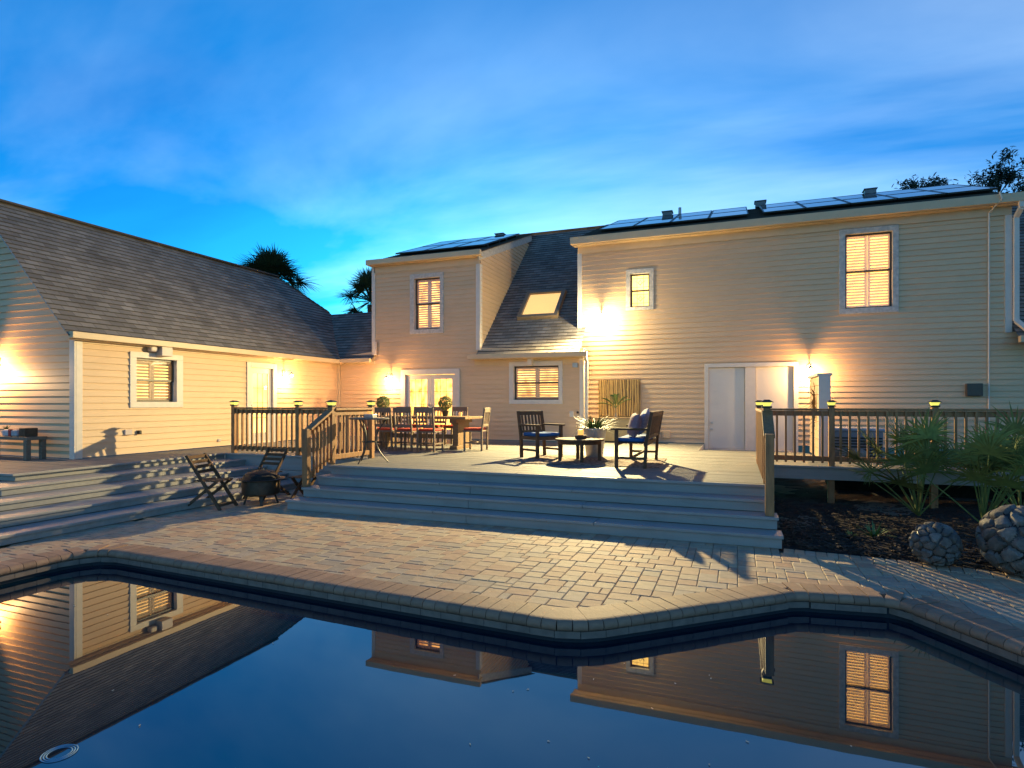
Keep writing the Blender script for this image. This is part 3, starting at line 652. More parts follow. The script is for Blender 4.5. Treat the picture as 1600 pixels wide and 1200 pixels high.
# solar panels: separate things lying on the shed roofs
def solar(x,y,z0,label):
    t=thing('solar_panel',label,'solar panel',(x,y,z0),0,'solar panels on the roofs'); t.rotation_euler=(math.atan(kd),0,0)
    def lb(n,bx,m):
        q=MB()
        for a,b in bx: q.box(a,b)
        return obj(n,q,m,t,local=True)
    w,h=1.0,1.64; lb('frame',[((0,0,0),(w,.03,.04)),((0,h-.03,0),(w,h,.04)),((0,.03,0),(.03,h-.03,.04)),((w-.03,.03,0),(w,h-.03,.04))],BROWNF); lb('cells',[((.03,.03,.01),(w-.03,h-.03,.034))],SOLAR)
    lb('rail',[((0,.3,-.08),(w,.34,0))],BROWNF); lb('rail',[((0,1.3,-.08),(w,1.34,0))],BROWNF)
rf=lambda y,y0,z0:z0+kd*(y-y0)
ct=1.66*math.cos(math.atan(kd)); names=['first','second','third','fourth','fifth','sixth','seventh','eighth','ninth']
for r_ in (0,1):
    for c_ in range(3): yy=16.15+r_*ct; solar(-10.05+c_*1.02,yy,rf(yy,15.22,5.90)+.09,('front','rear')[r_]+' row solar panel on the small dormer roof, '+names[c_]+' from its left end')
    for c_ in range(9):
        x=-3.75+c_*1.02+(.35 if c_>3 else 0); yy=17.05+r_*ct; solar(x,yy,rf(yy,15.78,6.12)+.09,('front','rear')[r_]+' row solar panel on the right block, '+names[c_]+' from its left end')
# ============================================================ LAMPS on walls
def wall_lamp(M,u,v,label,power):
    base=M@Vector((u,v,0)); t=thing('wall_lamp',label,'wall lamp',base,0,'barn style wall lamps')
    F=M@Matrix.Translation((u,v,.02))
    q=MB(F); q.box((-.055,-.09,0),(.055,.09,.025)); obj('back_plate',q,STEEL,t,bevel=.008)
    q=MB(F); q.tube([(0,.02,.02),(0,.08,.10),(0,.10,.20),(0,.05,.27)],.011,8); obj('arm',q,STEEL,t)
    G=F@Matrix.Translation((0,.0,.27))@Matrix.Rotation(R(-90),4,'X')
    q=MB(G); q.lathe([(.014,.05),(.022,.04),(.026,.02),(.045,.0),(.062,-.02),(.060,-.02),(.042,-.004),(.022,.015)],18); obj('shade',q,STEEL,t)
    q=MB(F@Matrix.Translation((0,-.055,.27))); q.lathe([(.001,-.035),(.022,-.026),(.034,0),(.022,.026),(.001,.035)],12); obj('bulb',q,BULB,t)
    point('lamp_light',M@Vector((u,v-.17,.31)),power*.47,WARM,.04)
wall_lamp(FW,12.98,2.45,'barn lamp on the wing wall right of the glazed door',85)
wall_lamp(FA,-9.72,2.42,'barn lamp left of the french doors',85)
wall_lamp(FB,1.66,2.50,'barn lamp right of the storage doors',130)
wall_lamp(FG,-13.9,2.48,'barn lamp on the wing gable end above the low bench',150)
t=thing('flood_light','small white flood light high on the wall below the leaded window','flood light',(-3.44,16,4.06))
q=MB(); q.box((-3.50,15.95,4.0),(-3.38,15.985,4.14)); obj('junction_box',q,CREAMP,t,bevel=.006)
q=MB(); q.tube([(-3.44,15.96,4.08),(-3.44,15.66,4.07)],.02,8); obj('arm',q,CREAMP,t)
q=MB(Matrix.Translation((-3.44,15.62,4.06))@Matrix.Rotation(R(115),4,'X')); q.lathe([(.015,-.05),(.035,-.04),(.05,.03),(.046,.03),(.03,-.03)],16); obj('head',q,CREAMP,t)
q=MB(Matrix.Translation((-3.44,15.53,4.01))); q.lathe([(.001,-.065),(.046,-.046),(.065,0),(.046,.046),(.001,.065)],16); obj('bulb',q,FBULB,t)
# small fixtures on walls
def fixture(name,M,u,v,w,h,d,label,cat,m=CREAMP):
    t=thing(name,label,cat,M@Vector((u,v,.02))); q=MB(M); q.box((u-w/2,v-h/2,.015),(u+w/2,v+h/2,d)); obj('body',q,m,t,bevel=.012); return t
t=fixture('wall_speaker',FW,9.25,2.78,.26,.24,.24,'beige outdoor speaker over the wing window','speaker'); q=MB(FW); q.box((8.93,2.74,.03),(9.10,2.90,.16)); obj('bracket',q,CREAMP,t,bevel=.03)
t=fixture('wall_speaker',FA,-5.25,2.80,.13,.24,.22,'narrow beige speaker over the wide window','speaker',TRIM); q=MB(FA); q.box((-5.29,2.7,.02),(-5.21,2.9,.06)); obj('bracket',q,STEEL,t)
fixture('outlet_box',FW,8.52,1.06,.16,.11,.06,'grey outlet cover low on the wing wall','outlet'); fixture('hose_tap',FW,8.75,1.05,.06,.08,.09,'small dark hose tap beside the outlet cover','tap',IRON); fixture('outlet_box',FW,10.8,.76,.09,.07,.05,'tiny dryer vent near the wing wall base','vent')
fixture('outlet_box',FB,-1.72,.82,.20,.20,.06,'square cream outlet cover near the storage doors','outlet',SIDING); fixture('outlet_box',FA,-4.12,1.35,.11,.16,.05,'white outlet below the wide window beside the downspout','outlet',TRIM); fixture('wall_bell',FA,-3.95,1.40,.06,.06,.05,'small brown knob right of the white outlet','knob',BROWNF)
fixture('meter_box',FB,4.95,1.95,.30,.28,.12,'dark utility box on the right wall beside the conduit','utility box',BROWNF)
fixture('outlet_box',FA,-4.02,2.66,.15,.13,.06,'grey box under the eave near the downspout','junction box',STEEL)
# ============================================================ DECK
deck=thing('deck','grey painted wooden deck with wide steps down to the patio','deck',(-4,9,0))
mb=MB(); rd=random.Random(11)
def boards(x0,x1,y0,y1,w=.137,gap=.007):
    y=y1
    while y>y0+.02:
        a=max(y-w,y0); x=x0
        while x<x1-.01:
            e_=min(x1,x+rd.uniform(3,4.8)); 
            if x1-e_<.5: e_=x1
            dz=rd.uniform(-.0015,.0015); mb.box((x,a,H-.036+dz),(e_-.004,y-gap,H+dz)); x=e_
        y-=w
boards(-16.5,-10.15,5.66,7.46); boards(-11.6,-10.15,7.46,15.35); boards(-10.15,-6.5,9.6,15.35); boards(-6.5,.42,8.38,13.7); boards(-6.5,-3.85,13.7,15.35); boards(-3.85,-.78,13.7,15.95); boards(.42,1.45,11.15,13.7); boards(1.45,7.5,11.15,12.7)
o=obj('deck_boards',mb,DECK,deck); tag(o,kind='stuff')
mb=MB()
nb=16
for i in range(nb):
    y0=13.7+i*(2.27/nb); y1=y0+2.27/nb-.007; z=lambda y:H-.145*(y-13.7)/2.27
    mb.add([(-.775,y0,z(y0)),(1.45,y0,z(y0)),(1.45,y1,z(y1)),(-.775,y1,z(y1)),(-.775,y0,z(y0)-.03),(1.45,y0,z(y0)-.03),(1.45,y1,z(y1)-.03),(-.775,y1,z(y1)-.03)],[(0,1,2,3),(4,5,1,0),(7,6,5,4),(3,2,6,7)])
tag(obj('ramp_boards',mb,DECK,deck),kind='stuff')
B('ramp_side',[((-.80,13.72,.42),(-.779,15.95,H-.002))],TRIM,deck)
def dk(name,boxes,m=DECKF,bevel=.006): return B(name,boxes,m,deck,bevel)
# main steps: three treads
rz=.15
dk('fascia',[((-6.5,8.385,H-.145-.04),(.42,8.42,H-.037))]); dk('nosing',[((-6.52,8.345,H-.036),(.44,8.378,H+.001))])
for i in range(3):
    z=H-rz*(i+1); y1=8.385-.33*i; y0=y1-.345; ex=.03*(i+1); xa,xb=-6.5-ex,.42+ex
    cut=[xa,xa+(2.3+.15*i),xb-2.6+.2*i,xb]
    for a,b in zip(cut,cut[1:]):
        dk('tread',[((a+.003,y0,z-.036),(b-.003,y0+.17,z))],DECKF); dk('tread',[((a+.003,y0+.176,z-.036),(b-.003,y1-.002,z-.001))],DECKF)
    dk('riser',[((xa+.02,y0+.03,z-.15+(0 if i<2 else .0)),(cut[1]+.5,y0+.055,z-.037))]); dk('riser',[((cut[1]+.505,y0+.03,z-.15),(xb-.02,y0+.055,z-.037))])
    dk('stringer',[((xa+.02,y0+.056,z-.15),(xa+.05,y1,z-.037))]); dk('stringer',[((xb-.05,y0+.056,z-.15),(xb-.02,y1,z-.037))])
# nook back, sides under deck
dk('skirt_board',[((-10.15,9.60,.3),(-6.5,9.63,H-.037))]); dk('skirt_board',[((-10.15,9.604,-.02),(-6.5,9.634,.292))]); dk('nosing',[((-10.15,9.56,H-.036),(-6.52,9.599,H+.001))])
dk('skirt_board',[((-6.5,8.42,-.02),(-6.47,9.6,H-.037))]); dk('skirt_board',[((.40,8.42,.38),(.43,11.15,H-.037))])
dk('fascia',[((.43,11.15,H-.23),(7.5,11.18,H-.037))]); dk('nosing',[((.43,11.11,H-.036),(7.5,11.149,H+.001))])
for x in (1.5,2.96,4.3): dk('support_post',[((x-.05,11.2,-.1),(x+.05,11.3,H-.04))],RAIL)
dk('beam',[((.45,11.95,H-.2),(7.4,12.0,H-.04))],RAIL)
# wing steps: four treads that wrap the corner
lx=[-10.15,-9.58,-9.02,-8.47,-7.98]; ly=[5.66,5.17,4.70,4.26,3.88]; lz=[.6,.48,.36,.24,.12]
dk('nosing',[((-10.149,5.62,H-.036),(-10.11,9.6,H+.001)),((-16.5,5.62,H-.036),(-10.15,5.659,H+.001))])
for i in range(5):
    x,y,z=lx[i],ly[i],lz[i]
    if i: 
        dk('tread',[((lx[i-1]+.002,ly[i]+.0,z-.036),(x,9.595,z))],DECKF); dk('tread',[((-16.5,y,z-.036),(lx[i-1],ly[i-1]-.002,z))],DECKF)
    dk('riser',[((x-.05,y+.03,z-.12),(x-.03,9.59,z-.037))]); dk('riser',[((-16.5,y+.03,z-.12),(x-.051,y+.05,z-.037))])
# ============================================================ RAILINGS
def post_light(parent,x,y,z):
    q=MB(); q.box((x-.06,y-.06,z),(x+.06,y+.06,z+.025)); 
    q.add([(x-.085,y-.085,z+.075),(x+.085,y-.085,z+.075),(x+.085,y+.085,z+.075),(x-.085,y+.085,z+.075),(x-.03,y-.03,z+.11),(x+.03,y-.03,z+.11),(x+.03,y+.03,z+.11),(x-.03,y+.03,z+.11)],[(3,2,1,0),(0,1,5,4),(1,2,6,5),(2,3,7,6),(3,0,4,7),(4,5,6,7)])
    o=obj('post_light',q,IRON,parent); q=MB(); q.add([(x-.04,y-.04,z+.025),(x+.04,y-.04,z+.025),(x+.04,y+.04,z+.025),(x-.04,y+.04,z+.025),(x-.062,y-.062,z+.074),(x+.062,y-.062,z+.074),(x+.062,y+.062,z+.074),(x-.062,y+.062,z+.074)],[(0,1,5,4),(1,2,6,5),(2,3,7,6),(3,0,4,7)]); obj('lens',q,CAPL,o)
def railing(parent,p,q,posts=True,z=H,h=.97,spacing=.128):
    p=Vector((*p,0));q=Vector((*q,0)); d=(q-p); L_=d.length; d.normalize(); up=Vector((0,0,1))
    a=p+d*.045; b=q-d*.045
    m=MB(); m.bar(a+up*(z+h-.02),b+up*(z+h-.02),.13,.036); m.bar(a+up*(z+h-.085),b+up*(z+h-.085),.036,.085); obj('top_rail',m,RAIL,parent,bevel=.004)
    m=MB(); m.bar(a+up*(z+.12),b+up*(z+.12),.036,.085); obj('bottom_rail',m,RAIL,parent,bevel=.004)
    n=int(L_/spacing)
    sd=d.cross(up)
    for i in range(1,n):
        c=p+d*(L_*i/n)-sd*0; m=MB(); m.bar(c+up*(z+.05)+sd*.036,c+up*(z+h-.045)+sd*.036,.034,.034,d); obj('baluster',m,RAIL,parent)
def post(parent,x,y,z0,z1,light=True):
    B('post',[((x-.045,y-.045,z0),(x+.045,y+.045,z1))],RAIL,parent,.005)
    if light: post_light(parent,x,y,z1)
def stair_rail(parent,x,y0,z0,y1,z1,h):
    m=MB(); m.bar((x,y0,z0+h),(x,y1,z1+h),.13,.036); m.bar((x,y0,z0+h-.065),(x,y1,z1+h-.065),.036,.085); obj('hand_rail',m,RAIL,parent,bevel=.004)
    m=MB(); m.bar((x,y0,z0+.16),(x,y1,z1+.16),.036,.085); obj('bottom_rail',m,RAIL,parent,bevel=.004)
    for i in range(1,6):
        t=i/6; y=y0+(y1-y0)*t; zz=z0+(z1-z0)*t; m=MB(); m.box((x+.018,y-.017,zz+.1),(x+.052,y+.017,zz+h-.06)); obj('baluster',m,RAIL,parent)
rl=thing('deck_railing','brown wooden railing round the fire pit nook with stair handrail','railing',(-8.2,9.5,H),0,'wooden deck railings')
for x in (-9.97,-8.28): post(rl,x,9.66,H,1.60)
railing(rl,(-9.97,9.66),(-8.28,9.66)); railing(rl,(-8.28,9.66),(-6.55,9.66)); post(rl,-6.55,9.66,H,1.60); railing(rl,(-6.55,9.66),(-6.55,8.47)); post(rl,-6.55,8.47,H,1.60)
B('post',[((-6.60,7.78,.30),(-6.50,7.88,1.24))],RAIL,rl,.005); stair_rail(rl,-6.55,8.43,H,7.88,.30,.93)
rr_=thing('deck_railing','brown wooden railing along the right walkway behind the palmettos','railing',(2,11.2,H),0,'wooden deck railings')
xs=[.38,1.5,2.96,4.3,5.7,7.1]
for a,b in zip(xs,xs[1:]): railing(rr_,(a,11.2),(b,11.2))
for x in xs: post(rr_,x,11.2,H,1.60)
railing(rr_,(.38,11.2),(.38,8.5)); post(rr_,.38,8.5,H,1.60)
B('post',[((.33,7.76,.30),(.43,7.86,1.29))],RAIL,rr_,.005); stair_rail(rr_,.38,8.46,H,7.86,.30,.95)
# ============================================================ FURNITURE
def part(t,name,boxes,m,bevel=.004):
    q=MB()
    for b in boxes: q.box(*b)
    return obj(name,q,m,t,bevel=bevel,local=True)
def partb(t,name,bars,m,bevel=.004):
    q=MB()
    for p_,q_,w,h in bars: q.bar(p_,q_,w,h)
    return obj(name,q,m,t,bevel=bevel,local=True)
def cushion(t,name,a,b,m,r=.03):
    q=MB(); q.box(a,b); o=obj(name,q,m,t,local=True); s=o.modifiers.new('bevel','BEVEL'); s.width=r; s.segments=3
    for p in o.data.polygons: p.use_smooth=True
    return o
# armchair, seat opens to local -y
def armchair():
    t=thing('armchair','slatted wooden armchair with blue cushion left of the coffee table','armchair',(0,0,0),0,'slatted wooden armchairs')
    for sx in (-1,1):
        part(t,'leg',[((sx*.29-.028,-.27,0),(sx*.29+.028,-.215,.62))],TEAK)
        partb(t,'leg',[((sx*.29,.25,0),(sx*.29,.27,.42),.055,.05),((sx*.29,.27,.42),(sx*.29,.36,.90),.055,.05)],TEAK)
        partb(t,'armrest',[((sx*.30,-.32,.635),(sx*.30,.29,.635),.075,.035)],TEAK)
        partb(t,'stretcher',[((sx*.29,-.24,.16),(sx*.29,.25,.16),.03,.04)],TEAK)
    part(t,'seat_frame',[((-.31,-.27,.355),(.31,-.235,.42)),((-.31,.22,.355),(.31,.25,.42)),((-.31,-.235,.36),(-.275,.22,.42)),((.275,-.235,.36),(.31,.22,.42)),((-.275,-.235,.40),(.275,.22,.418))],TEAK)
    partb(t,'top_rail',[((-.30,.352,.86),(.30,.352,.86),.035,.08)],TEAK); partb(t,'back_rail',[((-.27,.285,.50),(.27,.285,.50),.03,.05)],TEAK)
    for i in range(6):
        x=-.21+i*.084; partb(t,'slat',[((x,.288,.51),(x,.348,.83),.045,.014)],TEAK)
    cushion(t,'cushion',(-.27,-.25,.42),(.27,.24,.49),BLUE); return t
ac=armchair(); ac.location=(-3.54,10.95,H); ac.rotation_euler=(0,0,R(57))
def bench():
    t=thing('garden_bench','slatted wooden garden bench with throw pillows right of the coffee table','bench',(-1.60,10.44,H),R(-90)); w=.72
    for sx in (-w,w):
        part(t,'leg',[((sx-.028,-.27,0),(sx+.028,-.215,.62))],TEAK); partb(t,'leg',[((sx,.22,0),(sx,.24,.42),.055,.05),((sx,.24,.42),(sx,.33,.92),.055,.05)],TEAK)
        partb(t,'armrest',[((sx,-.33,.635),(sx,.27,.635),.075,.035)],TEAK); partb(t,'stretcher',[((sx,-.24,.16),(sx,.22,.16),.03,.04)],TEAK)
    part(t,'seat_frame',[((-w,-.27,.355),(w,-.235,.42)),((-w,.20,.355),(w,.23,.42))],TEAK); partb(t,'stretcher',[((-w,-.01,.16),(w,-.01,.16),.03,.04)],TEAK)
    for i in range(5): part(t,'seat_slat',[((-w,-.225+i*.086,.40),(w,-.155+i*.086,.419))],TEAK)
    partb(t,'top_rail',[((-w,.322,.88),(w,.322,.88),.035,.08)],TEAK); partb(t,'back_rail',[((-w+.03,.255,.50),(w-.03,.255,.50),.03,.05)],TEAK)
    for i in range(15): x=-.63+i*.09; partb(t,'slat',[((x,.258,.51),(x,.318,.85),.045,.014)],TEAK)
    cushion(t,'cushion',(-.68,-.25,.42),(.68,.20,.49),BLUE)
bench()
def pillow(loc,rot,m,label,sz=.42):
    n=14; q=MB(); vs=[]
    for s in (1,-1):
        for j in range(n+1):
            for i in range(n+1):
                u=i/n*2-1; v=j/n*2-1; pinch=1-.10*(1-abs(u)**2)*abs(v)**3-.0; 
                th=.085*max(0,(1-u**4)*(1-v**4))**.5; vs.append((u*sz/2*(1-.09*(1-v*v)),s*th,v*sz/2*(1-.09*(1-u*u))))
    fs=[]
    for k_ in (0,1):
        b=k_*(n+1)**2
        for j in range(n):
            for i in range(n): a=b+j*(n+1)+i; fs.append((a,a+1,a+n+2,a+n+1) if k_ else (a,a+n+1,a+n+2,a+1))
    q.add(vs,fs); q.sm=True; o=obj('throw_pillow',q,m); o.location=loc; o.rotation_euler=rot; tag(o,label,'pillow',None); return o
pillow((-1.60,10.02,H+.69),(R(-14),R(3),R(-72)),mat('mauve_pillow',(.25,.17,.20),.9,.1,30,.1,150),'mauve throw pillow leaning in the garden bench')
pillow((-1.50,10.35,H+.74),(R(-20),R(14),R(-88)),mat('print_pillow',(.26,.27,.36),.9,.45,22),'patterned blue throw pillow behind the mauve one')
# round coffee table
t=thing('coffee_table','low round wooden coffee table between the two armchairs','coffee table',(-2.66,10.5,H))
q=MB(); q.lathe([(.001,.415),(.44,.415),(.45,.405),(.45,.385),(.44,.38),(.001,.38)],36); obj('tabletop',q,TEAK,t,local=True)
q=MB(); q.lathe([(.39,.38),(.39,.32),(.37,.32),(.37,.38)],36); obj('apron',q,TEAK,t,local=True)
for a in (20,110,200,290): x,y=.36*math.cos(R(a)),.36*math.sin(R(a)); part(t,'leg',[((x-.028,y-.028,0),(x+.028,y+.028,.38))],TEAK)
t=thing('candle_lantern','glass hurricane lantern with glowing candle on the coffee table','lantern',(-2.62,10.42,H+.415))
q=MB(); q.lathe([(.001,.0),(.10,.0),(.105,.06),(.09,.07),(.001,.07)],20); obj('base',q,TEAK,t,local=True)
q=MB(); q.lathe([(.085,.07),(.088,.30),(.083,.30),(.081,.07)],20); obj('glass',q,GLASS,t,local=True)
q=MB(); q.lathe([(.001,.07),(.05,.07),(.05,.16),(.045,.165),(.001,.16)],16); obj('candle',q,emit('candle_wax',(1,.50,.10),.5),t,local=True)
# planter with spider plant
t=thing('planter','tall galvanised bucket planter with variegated grass plant','planter',(-2.58,11.35,H))
q=MB(); q.lathe([(.001,.0),(.155,.0),(.16,.01),(.225,.54),(.238,.545),(.238,.57),(.22,.57),(.21,.50),(.001,.50)],26); obj('bucket',q,STEEL,t,local=True)
q=MB(); rg=random.Random(2)
for i in range(190):
    a=rg.uniform(0,2*PI); el=rg.uniform(.25,1.35); d=Vector((math.cos(a)*math.cos(el),math.sin(a)*math.cos(el),math.sin(el))); q.blade((.08*math.cos(a),.08*math.sin(a),.52),d,d.cross(Vector((0,0,1))),rg.uniform(.36,.60),.026,rg.uniform(.2,.6),5)
obj('foliage',q,PALE,t,local=True)
# rug
q=MB(); T=Matrix.Translation((-2.45,10.65,H+.006))@Matrix.Rotation(R(2),4,'Z'); q.box((-1.25,-.85,0),(1.25,.85,.008),T)
def rug_mat():
    m,N,L,b=nodes('pebble_rug'); b.inputs['Roughness'].default_value=.95; tc=N.new('ShaderNodeTexCoord'); v=N.new('ShaderNodeTexVoronoi'); v.inputs['Scale'].default_value=16; L.new(tc.outputs['Object'],v.inputs['Vector']); cr=N.new('ShaderNodeValToRGB'); cr.color_ramp.elements[0].position=.2; cr.color_ramp.elements[0].color=(.36,.31,.25,1); cr.color_ramp.elements[1].position=.6; cr.color_ramp.elements[1].color=(.13,.08,.06,1); L.new(v.outputs['Distance'],cr.inputs[0]); L.new(cr.outputs[0],b.inputs['Base Color']); return m
tag(obj('rug',q,rug_mat()),'small patterned outdoor rug under the coffee table','rug')
# dining set
t=thing('dining_table','long rustic trestle dining table in front of the french doors','dining table',(-6.95,12.42,H))
for i in range(5): part(t,'plank',[((-1.32,-.5+i*.2+.003,.69),(1.32,-.3+i*.2-.003,.745))],PINE)
for sx in (-1,1):
    part(t,'trestle_leg',[((sx*.98-.07,-.30,.08),(sx*.98+.07,.30,.60))],PINE); part(t,'trestle_foot',[((sx*.98-.09,-.40,0),(sx*.98+.09,.40,.08))],PINE); part(t,'trestle_head',[((sx*.98-.09,-.42,.60),(sx*.98+.09,.42,.69))],PINE)
part(t,'beam',[((-.91,-.04,.22),(.91,.04,.32))],PINE)
def dchair():
    t=thing('dining_chair','','dining chair',(0,0,0),0,'dining chairs around the trestle table')
    for sx in (-1,1):
        part(t,'leg',[((sx*.20-.02,-.22,0),(sx*.20+.02,-.18,.44))],CHAIRW)
        partb(t,'leg',[((sx*.20,.20,0),(sx*.20,.20,.44),.04,.04),((sx*.20,.20,.44),(sx*.20,.27,.93),.04,.036)],CHAIRW)
        part(t,'stretcher',[((sx*.20-.012,-.18,.16),(sx*.20+.012,.18,.19))],CHAIRW)
    part(t,'seat',[((-.225,-.23,.42),(.225,.20,.45))],CHAIRW); partb(t,'top_rail',[((-.22,.262,.90),(.22,.262,.90),.028,.11)],CHAIRW); partb(t,'back_rail',[((-.18,.225,.56),(.18,.225,.56),.024,.06)],CHAIRW)
    part(t,'stretcher',[((-.19,-.01,.165),(.19,.012,.185))],CHAIRW)
    for i in range(4): x=-.13+i*.0867; partb(t,'slat',[((x,.227,.585),(x,.256,.85),.036,.012)],CHAIRW)
    cushion(t,'cushion',(-.21,-.22,.45),(.21,.18,.50),RED,.02); return t
dc=dchair()
spots=[((-7.80,11.42),180,'front row dining chair with its back to the camera, nearest the bistro table'),((-7.28,11.42),180,'front row dining chair, second from the bistro table'),((-6.78,11.42),180,'front row dining chair, third from the bistro table'),((-6.22,11.40),180,'front row dining chair, last before the trestle leg'),
 ((-8.25,13.4),0,'back row dining chair nearest the wing, facing the camera'),((-7.72,13.4),0,'back row dining chair behind the table, second from the wing'),((-7.18,13.4),0,'back row dining chair behind the table, third from the wing'),((-6.6,13.4),0,'back row dining chair at the table end nearest the armchairs'),((-5.45,12.1),-84,'pale dining chair at the right head of the table')]
for i,((x,y),a,l) in enumerate(spots):
    c_=dc if i==0 else clone(dc); c_.location=(x,y,H); c_.rotation_euler=(0,0,R(a)); c_['label']=l
def topiary(x,y,z,label):
    t=thing('topiary',label,'topiary',(x,y,z)); q=MB(); q.lathe([(.001,0),(.06,0),(.085,.12),(.09,.13),(.07,.13),(.001,.12)],16); obj('pot',q,IRON,t,local=True); q=MB(); q.tube([(0,0,.1),(0,0,.22)],.012,6); obj('stem',q,BARK,t,local=True)
    q=MB(); rg=random.Random(int(x*100))
    for i in range(1500):
        d=Vector((rg.gauss(0,1),rg.gauss(0,1),rg.gauss(0,1))).normalized(); p=Vector((0,0,.31))+d*.155*rg.uniform(.86,1.05); s_=d.orthogonal().normalized(); s_=Matrix.Rotation(rg.uniform(0,6.28),3,d)@s_; dd=(d*.5+s_.cross(d)).normalized(); q.blade(p,dd,s_,.035,.022,0,2)
    obj('foliage',q,GREEN,t,local=True)
topiary(-8.08,12.42,H+.745,'round clipped topiary ball on the far left of the dining table'); topiary(-6.38,12.42,H+.745,'round clipped topiary ball before the french doors right leaf')
# small things on the dining table
for i,(x,y,l) in enumerate(((-7.5,12.3,'small glowing glass of amber drink mid dining table'),(-6.0,12.45,'small glowing glass near the right end of the dining table'))):
    q=MB(); q.lathe([(.001,0),(.03,0),(.036,.1),(.033,.1),(.028,.01)],14); o=obj('drinking_glass',q,emit('glowing_amber_glass',(1,.5,.15),.25)); o.location=(x,y,H+.745); tag(o,l,'glass')  # amber glow put into the glass material as emission, no lamp inside
# bistro table
t=thing('bistro_table','tall round iron bistro table with curved legs beside the railing','bistro table',(-6.13,8.98,H))
q=MB(); q.lathe([(.001,.80),(.34,.80),(.35,.79),(.35,.775),(.33,.77),(.001,.77)],36); obj('tabletop',q,mat('bistro_top',(.10,.09,.08),.5),t,local=True)
for a in (30,150,270):
    ca,sa=math.cos(R(a)),math.sin(R(a)); pts=[]
    for i in range(11): u=i/10; r_=.30-.20*math.sin(PI*u)*1.0+.03*u-(0 if u<.5 else 0); pts.append((ca*r_,sa*r_,.77*(1-u)))
    q=MB(); q.tube(pts,.011,8); obj('leg',q,IRON,t,local=True)
q=MB(); q.lathe([(.115,.36),(.125,.36),(.125,.38),(.115,.38),(.115,.36)],24); obj('ring',q,IRON,t,local=True)
q=MB(); q.box((-6.20,8.92,H+.801),(-6.02,9.06,H+.86)); tag(obj('ash_box',q,STEEL,None,bevel=.006),'small grey box on top of the bistro table','box')
q=MB(); q.lathe([(.001,0),(.05,0),(.05,.11),(.001,.11)],16); o=obj('citronella_candle',q,emit('amber_wax',(1,.45,.10),.35)); o.location=(-6.22,9.13,H+.80); tag(o,'amber candle behind the grey box on the bistro table','candle')
# console with wall panel and vase
t=thing('console','narrow wooden console table against the wall behind the planter','console',(-2.75,15.72,H))
part(t,'top',[((-.85,-.20,.63),(.75,.20,.67))],mat('console_top',(.28,.19,.10),.5,.2)); part(t,'cabinet',[((-.80,-.17,.05),(.70,.18,.63))],mat('console_body',(.40,.30,.14),.6,.15)); part(t,'plinth',[((-.78,-.15,0),(.68,.17,.05))],IRON)
for x in (-.42,-.04,.33): part(t,'door_panel',[((x-.17,-.185,.12),(x+.17,-.171,.58))],MATS['console_body'])
t=thing('wood_panel','square slab panel of streaked golden wood behind the console','wall panel',(-2.94,15.93,1.28)); rp=random.Random(4); x=-3.50
while x<-2.40:
    w=min(rp.uniform(.07,.15),-2.38-x); q=MB(); q.box((x+.002,15.88+rp.uniform(-.01,.01),1.29),(x+w-.002,15.955,2.28)); obj('plank',q,SPALT,t,bevel=.006); x+=w
def frond(q,p,d,l,rg,n=16,lw=.016,ll=.16):
    p=Vector(p); d=Vector(d).normalized(); sd=d.cross(Vector((0,0,1))).normalized(); pts=[]
    for i in range(n+1): u=i/n; pts.append(p+d*l*u+Vector((0,0,-.35*l*u*u)))
    q.tube(pts,.006,5)
    for i in range(3,n+1):
        for s_ in (-1,1):
            dd=(pts[i]-pts[i-1]).normalized()*.7+sd*s_; q.blade(pts[i],dd,dd.cross(Vector((0,0,1))).cross(dd),ll*(1.1-.6*abs(i/n-.5)),lw,.25,2)
t=thing('vase','clear vase of bright palm fronds on the console','vase',(-2.98,15.62,H+.67)); q=MB(); q.lathe([(.001,.0),(.06,.0),(.065,.02),(.045,.2),(.055,.32),(.05,.32),(.04,.2),(.05,.02)],18); obj('glass_vase',q,GLASS,t,local=True)
q=MB(); rg=random.Random(9)
for a,el in ((170,55),(15,50),(200,35),(340,62),(90,75),(265,58)): frond(q,(0,0,.25),(math.cos(R(a))*math.cos(R(el)),math.sin(R(a))*math.cos(R(el))*.5,math.sin(R(el))),.55,rg)
obj('fronds',q,PALE,t,local=True)
# fire pit and folding chairs in the nook
t=thing('fire_pit','dark metal fire pit with domed mesh lid standing on the pavers','fire pit',(-7.33,7.66,0))
q=MB(); q.lathe([(.001,.16),(.27,.16),(.295,.18),(.30,.40),(.295,.41),(.28,.40)],32); obj('bowl',q,FIRE,t,local=True)
q=MB(); q.lathe([(.30,.405),(.37,.41),(.375,.418),(.30,.42)],36); obj('rim',q,FIRE,t,local=True)
q=MB(); q.lathe([(.29,.42),(.27,.47),(.21,.52),(.12,.55),(.001,.56)],32); obj('domed_lid',q,mat('mesh_lid',(.03,.022,.016),.5,.3,60,.6,300,metal=.6),t,local=True)
q=MB(); q.tube([(-.05,0,.55),(-.04,0,.59),(.04,0,.59),(.05,0,.55)],.008,6); obj('handle',q,IRON,t,local=True)
for a in (45,135,225,315): q=MB(); q.bar((.20*math.cos(R(a)),.20*math.sin(R(a)),.18),(.26*math.cos(R(a)),.26*math.sin(R(a)),0),.05,.03); obj('leg',q,FIRE,t,local=True)
